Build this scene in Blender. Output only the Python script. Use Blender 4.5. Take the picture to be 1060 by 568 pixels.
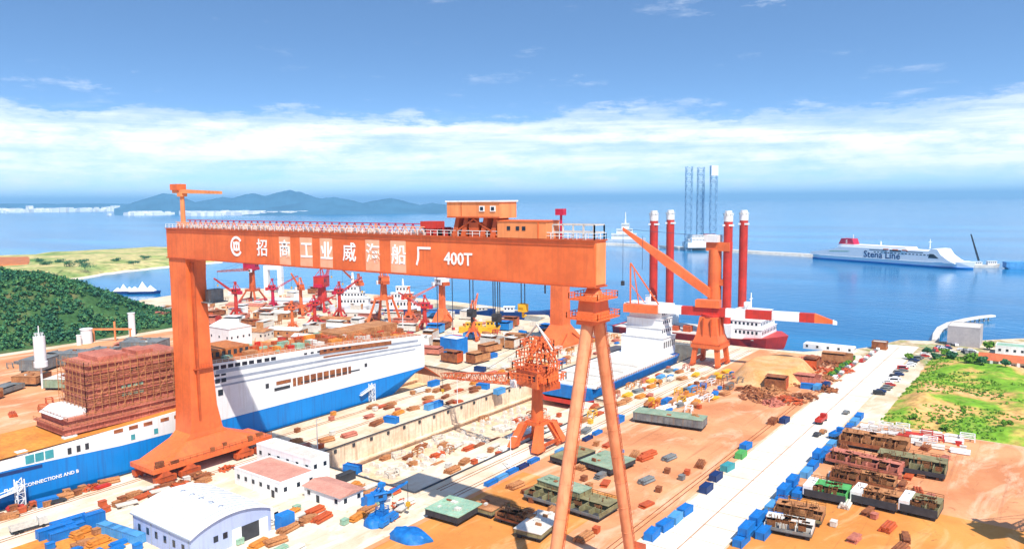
import bpy, bmesh, math, random
import numpy as np
from mathutils import Vector, Matrix
from mathutils.geometry import delaunay_2d_cdt
random.seed(7); RNG = np.random.default_rng(7)
for o in list(bpy.data.objects): bpy.data.objects.remove(o)
SC = bpy.context.scene; COL = SC.collection
R = math.radians
# ------------------------------------------------------------------ camera
F, CX, CY, HOR, H = 780.0, 530.0, 284.0, 207.0, 90.0
YAW, PITCH, ROLL = R(36.2), math.atan((CY-HOR)/F), R(0.45)
Vv = Vector((-math.sin(YAW)*math.cos(PITCH), math.cos(YAW)*math.cos(PITCH), -math.sin(PITCH)))
Rr = Vector((math.cos(YAW), math.sin(YAW), 0)); Uu = Rr.cross(Vv)
c_, s_ = math.cos(ROLL), math.sin(ROLL)
R2 = Rr*c_-Uu*s_; U2 = Uu*c_+Rr*s_
cam = bpy.data.cameras.new('camera'); co = bpy.data.objects.new('camera', cam); COL.objects.link(co)
cam.sensor_width = 36; cam.lens = F/1060*36; cam.clip_start = 1; cam.clip_end = 200000
mw = Matrix((R2, U2, -Vv)).transposed().to_4x4(); mw.translation = (0, 0, H); co.matrix_world = mw
SC.camera = co
SC.render.resolution_x, SC.render.resolution_y = 1024, 548
def G(px, py, z=0.0):            # the point at height z that stands under a pixel
    d = Vv*F+R2*(px-CX)-U2*(py-CY); t = (z-H)/d.z
    return (d.x*t, d.y*t)
def atY(px, py, Y):
    d = Vv*F+R2*(px-CX)-U2*(py-CY); t = Y/d.y
    return (d.x*t, H+d.z*t)
# ------------------------------------------------------------------ world
SUNV = Vector((.60, -.41, 1)).normalized()
ELEV = math.asin(SUNV.z); AZ = math.atan2(SUNV.x, SUNV.y)
w = bpy.data.worlds.new('World'); SC.world = w; w.use_nodes = True
nt = w.node_tree; nt.nodes.clear()
def N(t, tree=None, **k):
    n = (tree or nt).nodes.new(t)
    for a, b in k.items():
        if hasattr(n, a): setattr(n, a, b)
    return n
def M2(tree, op, a, b=None, clamp=False):
    n = tree.nodes.new('ShaderNodeMath'); n.operation = op; n.use_clamp = clamp
    for i, x in enumerate((a, b)):
        if x is None: continue
        if isinstance(x, (int, float)): n.inputs[i].default_value = x
        else: tree.links.new(x, n.inputs[i])
    return n.outputs[0]
def ramp(tree, fac, stops, mode='LINEAR'):
    n = tree.nodes.new('ShaderNodeValToRGB'); e = n.color_ramp; e.interpolation = mode
    while len(e.elements) < len(stops): e.elements.new(0.5)
    for el, (p, c) in zip(e.elements, stops):
        el.position = p; el.color = (c, c, c, 1) if isinstance(c, (int, float)) else (*c, 1)
    tree.links.new(fac, n.inputs[0]); return n.outputs[0]
L = nt.links.new
tc = N('ShaderNodeTexCoord'); sep = N('ShaderNodeSeparateXYZ'); L(tc.outputs['Generated'], sep.inputs[0])
zz = M2(nt, 'MAXIMUM', sep.outputs[2], 0.0)
zw = M2(nt, 'ADD', M2(nt, 'MULTIPLY', zz, 2.5), 0.05)
cmb = N('ShaderNodeCombineXYZ'); L(sep.outputs[0], cmb.inputs[0]); L(sep.outputs[1], cmb.inputs[1]); L(zw, cmb.inputs[2])
nrm = N('ShaderNodeVectorMath', operation='NORMALIZE'); L(cmb.outputs[0], nrm.inputs[0])
sky = N('ShaderNodeTexSky'); sky.sky_type = 'NISHITA'; sky.sun_disc = False
sky.sun_elevation = ELEV; sky.sun_rotation = AZ; sky.altitude = 0; sky.air_density = 1.0; sky.dust_density = 0.6; sky.ozone_density = 2.2
L(nrm.outputs[0], sky.inputs[0])
hsv = N('ShaderNodeHueSaturation'); hsv.inputs['Saturation'].default_value = 1.03
tint = N('ShaderNodeMix', data_type='RGBA'); tint.blend_type = 'MULTIPLY'; tint.inputs[0].default_value = 1; L(sky.outputs[0], tint.inputs[6]); tint.inputs[7].default_value = (.86, .995, 1.06, 1); L(tint.outputs[2], hsv.inputs['Color'])
# clouds: a wide bank low over the sea, all round, with thin wisps above it
def cloudnoise(sx, sz, scale, detail, rough):
    m = N('ShaderNodeMapping'); m.inputs['Scale'].default_value = (sx, sx, sz); L(tc.outputs['Generated'], m.inputs[0])
    n = N('ShaderNodeTexNoise'); n.inputs['Scale'].default_value = scale; n.inputs['Detail'].default_value = detail; n.inputs['Roughness'].default_value = rough
    L(m.outputs[0], n.inputs['Vector']); return n.outputs[0]
n1 = cloudnoise(1, 6, 3.6, 9, .62); n2 = cloudnoise(1, 3.6, 11, 12, .68); n3 = cloudnoise(1, 16, 3.0, 8, .6)
zp = M2(nt, 'ADD', zz, M2(nt, 'MULTIPLY', M2(nt, 'SUBTRACT', n1, 0.5), 0.075))
zp = M2(nt, 'ADD', zp, M2(nt, 'MULTIPLY', M2(nt, 'SUBTRACT', n2, 0.5), 0.075))
band = ramp(nt, zp, [(0.0, 0.22), (0.02, 0.45), (0.048, 0.82), (0.085, 1.0), (0.100, 0.9), (0.114, 0.0)])
gaps = M2(nt, 'MULTIPLY', ramp(nt, n3, [(0.36, 0.40), (0.55, 1.0)]), ramp(nt, n2, [(0.34, 0.45), (0.56, 1.0)]))
wisp = M2(nt, 'MULTIPLY', ramp(nt, n2, [(0.54, 0.0), (0.72, 0.6)]), ramp(nt, n1, [(0.53, 0.0), (0.66, 1.0)]))
cl = M2(nt, 'MAXIMUM', M2(nt, 'MULTIPLY', band, gaps), wisp, True)
mix = N('ShaderNodeMix', data_type='RGBA'); L(cl, mix.inputs[0]); L(hsv.outputs[0], mix.inputs[6])
mix.inputs[7].default_value = (6.3, 6.4, 6.5, 1)
bg = N('ShaderNodeBackground'); bg.inputs[1].default_value = 0.15; L(mix.outputs[2], bg.inputs[0])
ow = N('ShaderNodeOutputWorld'); L(bg.outputs[0], ow.inputs[0])
# ------------------------------------------------------------------ sun and exposure
sl = bpy.data.lights.new('sun', 'SUN'); sl.energy = 4.6; sl.angle = R(0.53); sl.color = (1, 0.95, 0.87)
so = bpy.data.objects.new('sun', sl); COL.objects.link(so); so.rotation_euler = SUNV.to_track_quat('Z', 'Y').to_euler()
vs = SC.view_settings; vs.view_transform = 'Standard'; vs.look = 'None'; vs.exposure = 0.55; vs.gamma = 1; vs.use_curve_mapping = False

# ------------------------------------------------------------------ materials
MAT = {}
def pm(name, col, col2=None, rough=0.6, scale=0.25, metal=0.0, bump=0.0, spec=0.4, streak=None, lo=.38, hi=.66, fine=0.0):
    m = bpy.data.materials.new(name); m.use_nodes = True; t = m.node_tree; b = t.nodes['Principled BSDF']
    col2 = col2 or tuple(x*0.78 for x in col)
    tcn = t.nodes.new('ShaderNodeTexCoord')
    n = t.nodes.new('ShaderNodeTexNoise'); n.inputs['Scale'].default_value = scale; n.inputs['Detail'].default_value = 7; n.inputs['Roughness'].default_value = .62
    t.links.new(tcn.outputs['Object'], n.inputs['Vector'])
    c = ramp(t, n.outputs[0], [(lo, col2), (hi, col)])
    if fine:
        n2 = t.nodes.new('ShaderNodeTexNoise'); n2.inputs['Scale'].default_value = scale*9; n2.inputs['Detail'].default_value = 4
        t.links.new(tcn.outputs['Object'], n2.inputs['Vector'])
        mx = t.nodes.new('ShaderNodeMix'); mx.data_type = 'RGBA'; mx.blend_type = 'MULTIPLY'; mx.inputs[0].default_value = fine
        t.links.new(c, mx.inputs[6]); t.links.new(ramp(t, n2.outputs[0], [(.35, .45), (.6, 1.0)]), mx.inputs[7]); c = mx.outputs[2]
    if streak:
        mp = t.nodes.new('ShaderNodeMapping'); mp.inputs['Scale'].default_value = (1.1, 1.1, 0.07); t.links.new(tcn.outputs['Object'], mp.inputs[0])
        n3 = t.nodes.new('ShaderNodeTexNoise'); n3.inputs['Scale'].default_value = 1.0; n3.inputs['Detail'].default_value = 5; t.links.new(mp.outputs[0], n3.inputs['Vector'])
        mx = t.nodes.new('ShaderNodeMix'); mx.data_type = 'RGBA'
        t.links.new(ramp(t, n3.outputs[0], [(.5, 0), (.72, .6)]), mx.inputs[0]); t.links.new(c, mx.inputs[6]); mx.inputs[7].default_value = (*streak, 1); c = mx.outputs[2]
    t.links.new(c, b.inputs['Base Color'])
    b.inputs['Roughness'].default_value = rough; b.inputs['Metallic'].default_value = metal; b.inputs['Specular IOR Level'].default_value = spec
    if bump:
        bp = t.nodes.new('ShaderNodeBump'); bp.inputs['Strength'].default_value = bump; bp.inputs['Distance'].default_value = .3
        t.links.new(n.outputs[0], bp.inputs['Height']); t.links.new(bp.outputs[0], b.inputs['Normal'])
    MAT[name] = m; return m
ORS = (.42, .10, .03)
pm('orange', (.84, .18, .045), (.66, .125, .03), .5, .09, streak=(.52, .11, .035), fine=.14)
pm('orange_dark', (.58, .10, .022), (.40, .07, .018), .55, .3, streak=(.25, .06, .02))
pm('orange_pale', (.84, .30, .105), (.70, .23, .075), .5, .2, streak=(.55, .16, .06))
pm('terracotta', (.78, .30, .145), (.66, .23, .10), .55, .25, streak=(.42, .12, .05))
pm('red_paint', (.60, .035, .02), (.42, .03, .018), .45, .2, streak=(.3, .04, .03))
pm('crimson', (.55, .015, .06), (.4, .012, .04), .45, .3)
pm('primer', (.62, .215, .14), (.45, .13, .08), .8, .16, streak=(.22, .06, .04), fine=.5)
pm('rust', (.42, .14, .045), (.20, .06, .022), .9, .35, fine=.7)
pm('rust_pale', (.58, .26, .10), (.36, .14, .05), .9, .3, fine=.6)
pm('steel_grey', (.24, .26, .25), (.13, .14, .145), .7, .3, fine=.4, streak=(.22, .13, .07))
pm('steel_dark', (.05, .05, .055), (.03, .03, .033), .7, .4)
pm('steel_green', (.30, .40, .27), (.20, .28, .19), .75, .25, fine=.4, streak=(.35, .26, .14))
pm('mint', (.33, .52, .36), (.22, .38, .27), .7, .2, fine=.4, streak=(.4, .33, .2))
pm('olive', (.30, .27, .13), (.18, .15, .07), .8, .3, fine=.5)
pm('hull_blue', (.003, .215, .60), (.003, .18, .52), .45, .06, streak=(.02, .12, .36))
pm('navy', (.01, .04, .16), (.008, .03, .11), .45, .1)
pm('boxblue', (.008, .20, .56), (.008, .14, .44), .5, .3, streak=(.03, .1, .25))
pm('skyblue', (.10, .34, .62), (.07, .26, .5), .5, .3)
pm('teal', (.06, .34, .36), (.04, .24, .27), .5, .3)
pm('white', (.82, .82, .80), (.70, .70, .69), .5, .1, streak=(.62, .58, .52))
pm('white_clean', (.84, .84, .83), (.79, .79, .79), .45, .2)
pm('offwhite', (.70, .66, .58), (.56, .51, .44), .7, .2, fine=.3)
pm('lettering', (.86, .86, .84), (.80, .79, .76), .6, .5)
pm('faded', (.84, .42, .26), (.80, .33, .18), .7, .25)
pm('stone_grey', (.46, .42, .42), (.38, .35, .36), .8, .15, fine=.2)
pm('promenade', (.34, .38, .44), (.26, .29, .35), .6, .2)
pm('road', (.82, .78, .70), (.66, .58, .46), .8, .035, fine=.3)
pm('greyside', (.56, .59, .63), (.46, .49, .54), .6, .15)
pm('wall_lilac', (.40, .46, .66), (.33, .39, .58), .6, .1, streak=(.3, .33, .42))
pm('pinkroof', (.62, .30, .22), (.50, .22, .16), .8, .2, fine=.3)
pm('orangeroof', (.62, .16, .05), (.48, .11, .04), .8, .2, fine=.4)
pm('deck_orange', (.74, .30, .04), (.58, .20, .03), .7, .1, fine=.45)
pm('deck_rust', (.62, .20, .045), (.42, .13, .04), .8, .12, fine=.5)
pm('glass', (.02, .03, .045), (.015, .02, .03), .12, 1)
pm('tyre', (.02, .02, .02), None, .8, 1)
pm('yellow', (.80, .45, .02), (.6, .32, .02), .5, .3)
pm('green_paint', (.10, .42, .10), (.07, .3, .08), .5, .3)
pm('sand', (.72, .42, .20), (.60, .28, .09), .95, .12, bump=.5, fine=.35)
pm('concrete', (.72, .62, .49), (.58, .43, .28), .85, .04, fine=.35)
pm('concrete_white', (.80, .74, .63), (.68, .55, .39), .8, .05, fine=.3)
pm('dockwall', (.88, .70, .51), (.76, .54, .35), .85, .09, fine=.3, streak=(.36, .22, .13))
pm('dockfloor', (.84, .72, .56), (.66, .42, .22), .85, .045, fine=.45)
pm('yard', (.76, .37, .18), (.58, .235, .10), .9, .03, fine=.4)
pm('yard_ochre', (.60, .25, .045), (.48, .18, .035), .9, .04, fine=.25)
pm('rock', (.34, .31, .27), (.2, .18, .16), .9, .2, bump=.6)
pm('beach', (.80, .70, .52), (.7, .58, .42), .95, .02)
pm('bark', (.10, .07, .045), None, .9, 1)
pm('asphalt', (.07, .07, .072), None, .85, .3)
pm('cable', (.05, .06, .09), None, .5, 1)
pm('hill_haze_blue', (.05, .16, .26), (.035, .12, .20), .95, .004)  # part of the distance haze is put into the hills' blue
pm('tarp', (.008, .17, .5), (.006, .11, .36), .5, .5, bump=.6)
def leafmat(name, a, b, c):
    m = bpy.data.materials.new(name); m.use_nodes = True; t = m.node_tree; p = t.nodes['Principled BSDF']
    ge = t.nodes.new('ShaderNodeNewGeometry')
    cc = ramp(t, ge.outputs['Random Per Island'], [(0, a), (.5, b), (1, c)])
    tcn = t.nodes.new('ShaderNodeTexCoord'); n = t.nodes.new('ShaderNodeTexNoise'); n.inputs['Scale'].default_value = .03; n.inputs['Detail'].default_value = 4
    t.links.new(tcn.outputs['Object'], n.inputs['Vector'])
    mx = t.nodes.new('ShaderNodeMix'); mx.data_type = 'RGBA'; mx.blend_type = 'MULTIPLY'; mx.inputs[0].default_value = 1
    t.links.new(cc, mx.inputs[6]); t.links.new(ramp(t, n.outputs[0], [(.35, (.6, .75, .8)), (.62, (1.15, 1.1, .8))]), mx.inputs[7])
    t.links.new(mx.outputs[2], p.inputs['Base Color']); p.inputs['Roughness'].default_value = .7; p.inputs['Specular IOR Level'].default_value = .2
    MAT[name] = m
leafmat('leaf', (.018, .085, .05), (.04, .15, .075), (.10, .21, .07))
leafmat('leaf_bright', (.06, .17, .02), (.13, .28, .025), (.24, .38, .05))
def mixmat(name, cols, scale, scale2):     # ground grown over in patches
    m = bpy.data.materials.new(name); m.use_nodes = True; t = m.node_tree; p = t.nodes['Principled BSDF']
    tcn = t.nodes.new('ShaderNodeTexCoord')
    n = t.nodes.new('ShaderNodeTexNoise'); n.inputs['Scale'].default_value = scale; n.inputs['Detail'].default_value = 9; n.inputs['Roughness'].default_value = .6
    t.links.new(tcn.outputs['Object'], n.inputs['Vector'])
    k = len(cols); c = ramp(t, n.outputs[0], [(.32+.36*i/(k-1), x) for i, x in enumerate(cols)])
    n2 = t.nodes.new('ShaderNodeTexNoise'); n2.inputs['Scale'].default_value = scale2; n2.inputs['Detail'].default_value = 5; t.links.new(tcn.outputs['Object'], n2.inputs['Vector'])
    mx = t.nodes.new('ShaderNodeMix'); mx.data_type = 'RGBA'; mx.blend_type = 'MULTIPLY'; mx.inputs[0].default_value = .8
    t.links.new(c, mx.inputs[6]); t.links.new(ramp(t, n2.outputs[0], [(.35, .55), (.6, 1.0)]), mx.inputs[7])
    t.links.new(mx.outputs[2], p.inputs['Base Color']); p.inputs['Roughness'].default_value = .95; p.inputs['Specular IOR Level'].default_value = .1
    bp = t.nodes.new('ShaderNodeBump'); bp.inputs['Strength'].default_value = .5; bp.inputs['Distance'].default_value = .8
    t.links.new(n2.outputs[0], bp.inputs['Height']); t.links.new(bp.outputs[0], p.inputs['Normal'])
    MAT[name] = m
mixmat('grass_soil', [(.32, .38, .07), (.15, .33, .025), (.22, .38, .035), (.58, .38, .11), (.72, .40, .15), (.74, .48, .23)], .035, .4)
mixmat('spit_grass', [(.12, .24, .06), (.34, .38, .12), (.62, .50, .22), (.28, .34, .1)], .012, .12)
mixmat('forest_floor', [(.03, .09, .03), (.06, .13, .04), (.25, .17, .08)], .03, .3)
mixmat('verge', [(.62, .50, .33), (.7, .6, .45), (.5, .36, .2), (.3, .34, .12), (.68, .62, .52)], .06, .35)
def groundmat(name, base, dark, pale, stain, sc=.03):      # trodden ground: patches, stains and drag marks along the yard
    m = bpy.data.materials.new(name); m.use_nodes = True; t = m.node_tree; p = t.nodes['Principled BSDF']; tcn = t.nodes.new('ShaderNodeTexCoord')
    def nz(s, d, sx=1, sy=1, dist=0):
        mp = t.nodes.new('ShaderNodeMapping'); mp.inputs['Scale'].default_value = (sx, sy, 1); t.links.new(tcn.outputs['Object'], mp.inputs[0])
        n = t.nodes.new('ShaderNodeTexNoise'); n.inputs['Scale'].default_value = s; n.inputs['Detail'].default_value = d; n.inputs['Roughness'].default_value = .65; n.inputs['Distortion'].default_value = dist; t.links.new(mp.outputs[0], n.inputs['Vector']); return n.outputs[0]
    def mixc(f, a, b):
        mx = t.nodes.new('ShaderNodeMix'); mx.data_type = 'RGBA'; t.links.new(f, mx.inputs[0]); t.links.new(a, mx.inputs[6]); mx.inputs[7].default_value = (*b, 1); return mx.outputs[2]
    c = ramp(t, nz(sc, 9), [(.36, dark), (.62, base)])
    c = mixc(ramp(t, nz(sc*2.2, 8, 1, .3, 1.5), [(.52, 0), (.68, .75)]), c, pale)
    c = mixc(ramp(t, nz(sc*6, 6, 1, .55, 2.0), [(.60, 0), (.70, .8)]), c, stain)
    c = mixc(ramp(t, nz(sc*30, 5), [(.58, 0), (.75, .5)]), c, stain)
    c = mixc(ramp(t, nz(sc*14, 3, 1, .03), [(.60, 0), (.70, .45)]), c, stain)
    t.links.new(c, p.inputs['Base Color']); p.inputs['Roughness'].default_value = .9; p.inputs['Specular IOR Level'].default_value = .15; MAT[name] = m
groundmat('yard', (.68, .31, .145), (.50, .19, .08), (.78, .52, .35), (.33, .13, .06))
groundmat('yard_ochre', (.64, .27, .065), (.50, .175, .04), (.74, .43, .20), (.34, .12, .04))
groundmat('road', (.74, .69, .60), (.62, .54, .43), (.78, .75, .68), (.46, .38, .29), .04)
groundmat('concrete_white', (.68, .60, .48), (.58, .44, .29), (.76, .71, .62), (.50, .31, .17), .05)
groundmat('concrete', (.66, .55, .41), (.54, .38, .23), (.74, .67, .54), (.46, .25, .12), .05)
pm('lattice_blue', (.20, .36, .52), (.15, .28, .42), .6, .1)
# water
m = bpy.data.materials.new('water'); m.use_nodes = True; t = m.node_tree; p = t.nodes['Principled BSDF']; MAT['water'] = m
tcn = t.nodes.new('ShaderNodeTexCoord')
def wn(sc, det, sx=1, sy=1):
    mp = t.nodes.new('ShaderNodeMapping'); mp.inputs['Scale'].default_value = (sx, sy, 1); mp.inputs['Rotation'].default_value = (0, 0, R(36)); t.links.new(tcn.outputs['Object'], mp.inputs[0])
    n = t.nodes.new('ShaderNodeTexNoise'); n.inputs['Scale'].default_value = sc; n.inputs['Detail'].default_value = det; t.links.new(mp.outputs[0], n.inputs['Vector']); return n.outputs[0]
big = wn(.0022, 6, .5, 2.2)
t.links.new(ramp(t, big, [(.40, (.004, .125, .29)), (.50, (.007, .17, .37)), (.60, (.012, .235, .45))]), p.inputs['Base Color'])
p.inputs['Roughness'].default_value = .16; p.inputs['Specular IOR Level'].default_value = .32
bp = t.nodes.new('ShaderNodeBump'); bp.inputs['Strength'].default_value = .22; bp.inputs['Distance'].default_value = 1.0
t.links.new(wn(.09, 5, 1, 1.6), bp.inputs['Height']); t.links.new(bp.outputs[0], p.inputs['Normal'])
# ------------------------------------------------------------------ mesh helpers
class MB:
    def __init__(s): s.v = []; s.f = []
    def add(s, vs, fs):
        k = len(s.v); s.v += [tuple(x) for x in vs]; s.f += [tuple(i+k for i in f) for f in fs]; return s
    def bx(s, x0, x1, y0, y1, z0, z1):
        return s.hexa([(x0, y0, z0), (x1, y0, z0), (x1, y1, z0), (x0, y1, z0)], [(x0, y0, z1), (x1, y0, z1), (x1, y1, z1), (x0, y1, z1)])
    def hexa(s, b, t):
        return s.add(list(b)+list(t), [(3, 2, 1, 0), (4, 5, 6, 7), (0, 1, 5, 4), (1, 2, 6, 5), (2, 3, 7, 6), (3, 0, 4, 7)])
    def bar(s, p, q, w, h=None):
        p = Vector(p); q = Vector(q); h = h or w; d = (q-p).normalized()
        up = Vector((0, 0, 1)) if abs(d.z) < .95 else Vector((0, 1, 0))
        a = d.cross(up).normalized(); b = a.cross(d); a = a*w/2; b = b*h/2
        return s.add([p-a-b, p+a-b, p+a+b, p-a+b, q-a-b, q+a-b, q+a+b, q-a+b], [(0, 1, 2, 3), (7, 6, 5, 4), (4, 5, 1, 0), (5, 6, 2, 1), (6, 7, 3, 2), (7, 4, 0, 3)])
    def tube(s, p, q, r, r2=None, n=10):
        p = Vector(p); q = Vector(q); r2 = r if r2 is None else r2; d = (q-p).normalized()
        up = Vector((0, 0, 1)) if abs(d.z) < .95 else Vector((0, 1, 0))
        a = d.cross(up).normalized(); b = a.cross(d)
        vs = [p+(a*math.cos(i*2*math.pi/n)+b*math.sin(i*2*math.pi/n))*r for i in range(n)]+[q+(a*math.cos(i*2*math.pi/n)+b*math.sin(i*2*math.pi/n))*r2 for i in range(n)]
        return s.add(vs, [(i, (i+1) % n, n+(i+1) % n, n+i) for i in range(n)]+[tuple(range(n))[::-1], tuple(range(n, 2*n))])
    def prism(s, poly, lo, hi, axis='z'):
        n = len(poly)
        def P(a, b, c): return {'z': (a, b, c), 'y': (a, c, b), 'x': (c, a, b)}[axis]
        vs = [P(a, b, lo) for a, b in poly]+[P(a, b, hi) for a, b in poly]
        return s.add(vs, [tuple(range(n))[::-1], tuple(range(n, 2*n))]+[(i, (i+1) % n, n+(i+1) % n, n+i) for i in range(n)])
    def loft(s, rings, cap=True):
        n = len(rings[0]); vs = [p for r in rings for p in r]; fs = []
        for k in range(len(rings)-1):
            for i in range(n): fs.append((k*n+i, k*n+(i+1) % n, (k+1)*n+(i+1) % n, (k+1)*n+i))
        if cap: fs += [tuple(range(n))[::-1], tuple(range((len(rings)-1)*n, len(rings)*n))]
        return s.add(vs, fs)
    def lattice(s, p, q, w, w2=None, n=8, r=.15, h=None, h2=None):
        p = Vector(p); q = Vector(q); w2 = w if w2 is None else w2; h = h or w; h2 = h2 or w2
        d = (q-p).normalized(); up = Vector((0, 0, 1)) if abs(d.z) < .95 else Vector((0, 1, 0))
        a = d.cross(up).normalized(); b = a.cross(d); st = []
        for i in range(n+1):
            t = i/n; c = p.lerp(q, t); W = (w+(w2-w)*t)/2; HH = (h+(h2-h)*t)/2
            st.append([c-a*W-b*HH, c+a*W-b*HH, c+a*W+b*HH, c-a*W+b*HH])
        for k in range(4): s.bar(st[0][k], st[n][k], r*1.5)
        for i in range(n):
            for k in range(4):
                s.bar(st[i][k], st[i+1][(k+1) % 4] if i % 2 else st[i+1][k-1], r)
                s.bar(st[i][k], st[i][(k+1) % 4], r)
        return s
    def rail(s, pts, h=1.1, step=2.5, r=.09):
        for p, q in zip(pts[:-1], pts[1:]):
            p = Vector(p); q = Vector(q); n = max(1, int((q-p).length/step)); z = Vector((0, 0, h))
            s.bar(p+z, q+z, r); s.bar(p+z*.5, q+z*.5, r*.8)
            for i in range(n+1): c = p.lerp(q, i/n); s.bar(c, c+z, r)
        return s
    def build(s, name, mat, parent=None, smooth=False, loc=None, rz=0):
        me = bpy.data.meshes.new(name); me.from_pydata(s.v, [], s.f); me.update()
        if smooth:
            for p in me.polygons: p.use_smooth = True
            try: me.set_sharp_from_angle(angle=R(35))
            except Exception: pass
        return mkobj(name, me, mat, parent, loc, rz)
def each(name, mat, parent, boxes, **k):       # one object per box
    r = []
    for q in boxes:
        b = MB(); b.bx(*q); r.append(b.build(name, mat, parent, **k))
    return r
def mkobj(name, me, mat, parent=None, loc=None, rz=0):
    if mat and not me.materials: me.materials.append(MAT[mat])
    o = bpy.data.objects.new(name, me); COL.objects.link(o)
    if parent: o.parent = parent
    if loc: o.location = loc
    o.rotation_euler.z = rz
    return o
def tag(o, label, cat, group=None):
    o['label'] = label; o['category'] = cat
    if group: o['group'] = group
    return o
def thing(name, label, cat, loc=(0, 0, 0), rz=0, group=None):
    o = bpy.data.objects.new(name, None); COL.objects.link(o); o.empty_display_size = 1
    o.location = loc; o.rotation_euler.z = rz
    return tag(o, label, cat, group)
def struct(name, mb, mat, kind='structure', **k):
    o = mb.build(name, mat, **k); o['kind'] = kind; return o
KIDS = {}
def tree_of(o): return [c for c in bpy.data.objects if c.parent == o]
def dup(root, loc, rz, label=None, group=None, kids=None):
    if root.name not in KIDS: KIDS[root.name] = [(c, tree_of(c)) for c in tree_of(root)]
    r = root.copy(); COL.objects.link(r); r.location = loc; r.rotation_euler.z = rz
    if label: r['label'] = label
    if group: r['group'] = group
    for c, sub in KIDS[root.name]:
        d = c.copy(); COL.objects.link(d); d.parent = r
        for g in sub:
            e = g.copy(); COL.objects.link(e); e.parent = d
    return r
def text_mesh(body, size, extrude=.05, bold=.0):
    cu = bpy.data.curves.new('lettering', 'FONT'); cu.body = body; cu.size = size; cu.extrude = extrude; cu.offset = bold; cu.align_x = 'CENTER'; cu.resolution_u = 2
    o = bpy.data.objects.new('lettering', cu); COL.objects.link(o); bpy.context.view_layer.update()
    me = bpy.data.meshes.new_from_object(o.evaluated_get(bpy.context.evaluated_depsgraph_get()))
    bpy.data.objects.remove(o); bpy.data.curves.remove(cu); me.name = 'lettering'; me.materials.clear(); return me
def rot2(x, y, a): return (x*math.cos(a)-y*math.sin(a), x*math.sin(a)+y*math.cos(a))
def smooth(t): t = max(0, min(1, t)); return t*t*(3-2*t)
def inpoly(x, y, P):
    r = False; n = len(P); j = n-1
    for i in range(n):
        if (P[i][1] > y) != (P[j][1] > y) and x < (P[j][0]-P[i][0])*(y-P[i][1])/(P[j][1]-P[i][1])+P[i][0]: r = not r
        j = i
    return r
def sheet(outer, holes, z):      # flat sheet with holes
    vs = []; es = []
    for P in [outer]+holes:
        k = len(vs); vs += [Vector(p[:2]) for p in P]; es += [(k+i, k+(i+1) % len(P)) for i in range(len(P))]
    V, E, FF, *_ = delaunay_2d_cdt(vs, es, [], 0, 1e-5)
    mb = MB(); fs = []
    for f in FF:
        c = sum((V[i] for i in f), Vector((0, 0)))/len(f)
        if inpoly(c.x, c.y, outer) and not any(inpoly(c.x, c.y, h) for h in holes):
            a = sum(V[f[i]].x*V[f[(i+1) % len(f)]].y-V[f[(i+1) % len(f)]].x*V[f[i]].y for i in range(len(f)))
            fs.append(tuple(f) if a > 0 else tuple(f)[::-1])
    mb.add([(p.x, p.y, z) for p in V], fs); return mb
def skirt(mb, P, z0, z1, inward=False):
    n = len(P); mb.add([(x, y, z0) for x, y in P]+[(x, y, z1) for x, y in P], [(i, (i+1) % n, n+(i+1) % n, n+i) for i in range(n)])
def leaves(centers, radii, per, size):   # small leaf-clump faces spread through ellipsoids; returns verts, faces
    n = len(centers); C = np.repeat(np.asarray(centers), per, 0); Rr_ = np.repeat(np.asarray(radii), per, 0)
    d = RNG.normal(size=C.shape); d /= np.linalg.norm(d, axis=1)[:, None]; rad = RNG.random((len(C), 1))**.45
    P = C+d*Rr_*rad
    nrm = d+RNG.normal(size=d.shape)*.55+np.array([0, 0, .35]); nrm /= np.linalg.norm(nrm, axis=1)[:, None]
    a = np.cross(nrm, RNG.normal(size=d.shape)); a /= np.linalg.norm(a, axis=1)[:, None]; b = np.cross(nrm, a)
    s = size*(.6+.8*RNG.random((len(C), 1)))
    V = np.stack([P-a*s-b*s*.6, P+a*s*.8-b*s, P+a*s+b*s*.7, P-a*s*.7+b*s], 1).reshape(-1, 3)
    return V, np.arange(len(V)).reshape(-1, 4)
def npmesh(name, V, Fc):
    me = bpy.data.meshes.new(name); me.from_pydata(V.tolist(), [], Fc.tolist()); me.update(); return me
# ------------------------------------------------------------------ the setting
SEA = -4.0
COAST = [(60, 600), (3, 590), (-20, 571), (-52, 536), (-80, 525), (-89, 494), (-97, 478), (-120, 453), (-143, 449), (-290, 447), (-322, 488), (-379, 503), (-437, 509), (-485, 510), (-612, 502), (-705, 463), (-702, 397), (-690, 352), (-790, 330), (-900, 250), (-980, -400)]
LAND = [(500, -400), (500, 700)]+COAST
D1 = [(-285, 40), (-248.5, 40), (-248.5, 300), (-285, 300)]
D2 = [(-212, 164), (-158, 164), (-158, 292), (-168, 292), (-168, 438), (-212, 438)]
D3 = [(-445, 462), (-312, 458), (-318, 478), (-445, 492)]      # harbour slip behind the cranes
g = sheet(LAND, [D1, D2, D3], 0.0); skirt(g, D3, 0, -6); skirt(g, LAND, 0, -14)
struct('ground', g, 'concrete')
BIG = 65000
s = sheet([(-BIG, -BIG), (BIG, -BIG), (BIG, BIG), (-BIG, BIG)], [LAND], SEA); struct('sea', s, 'water'); struct('slip_water', sheet(D3, [], SEA), 'water')
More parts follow.
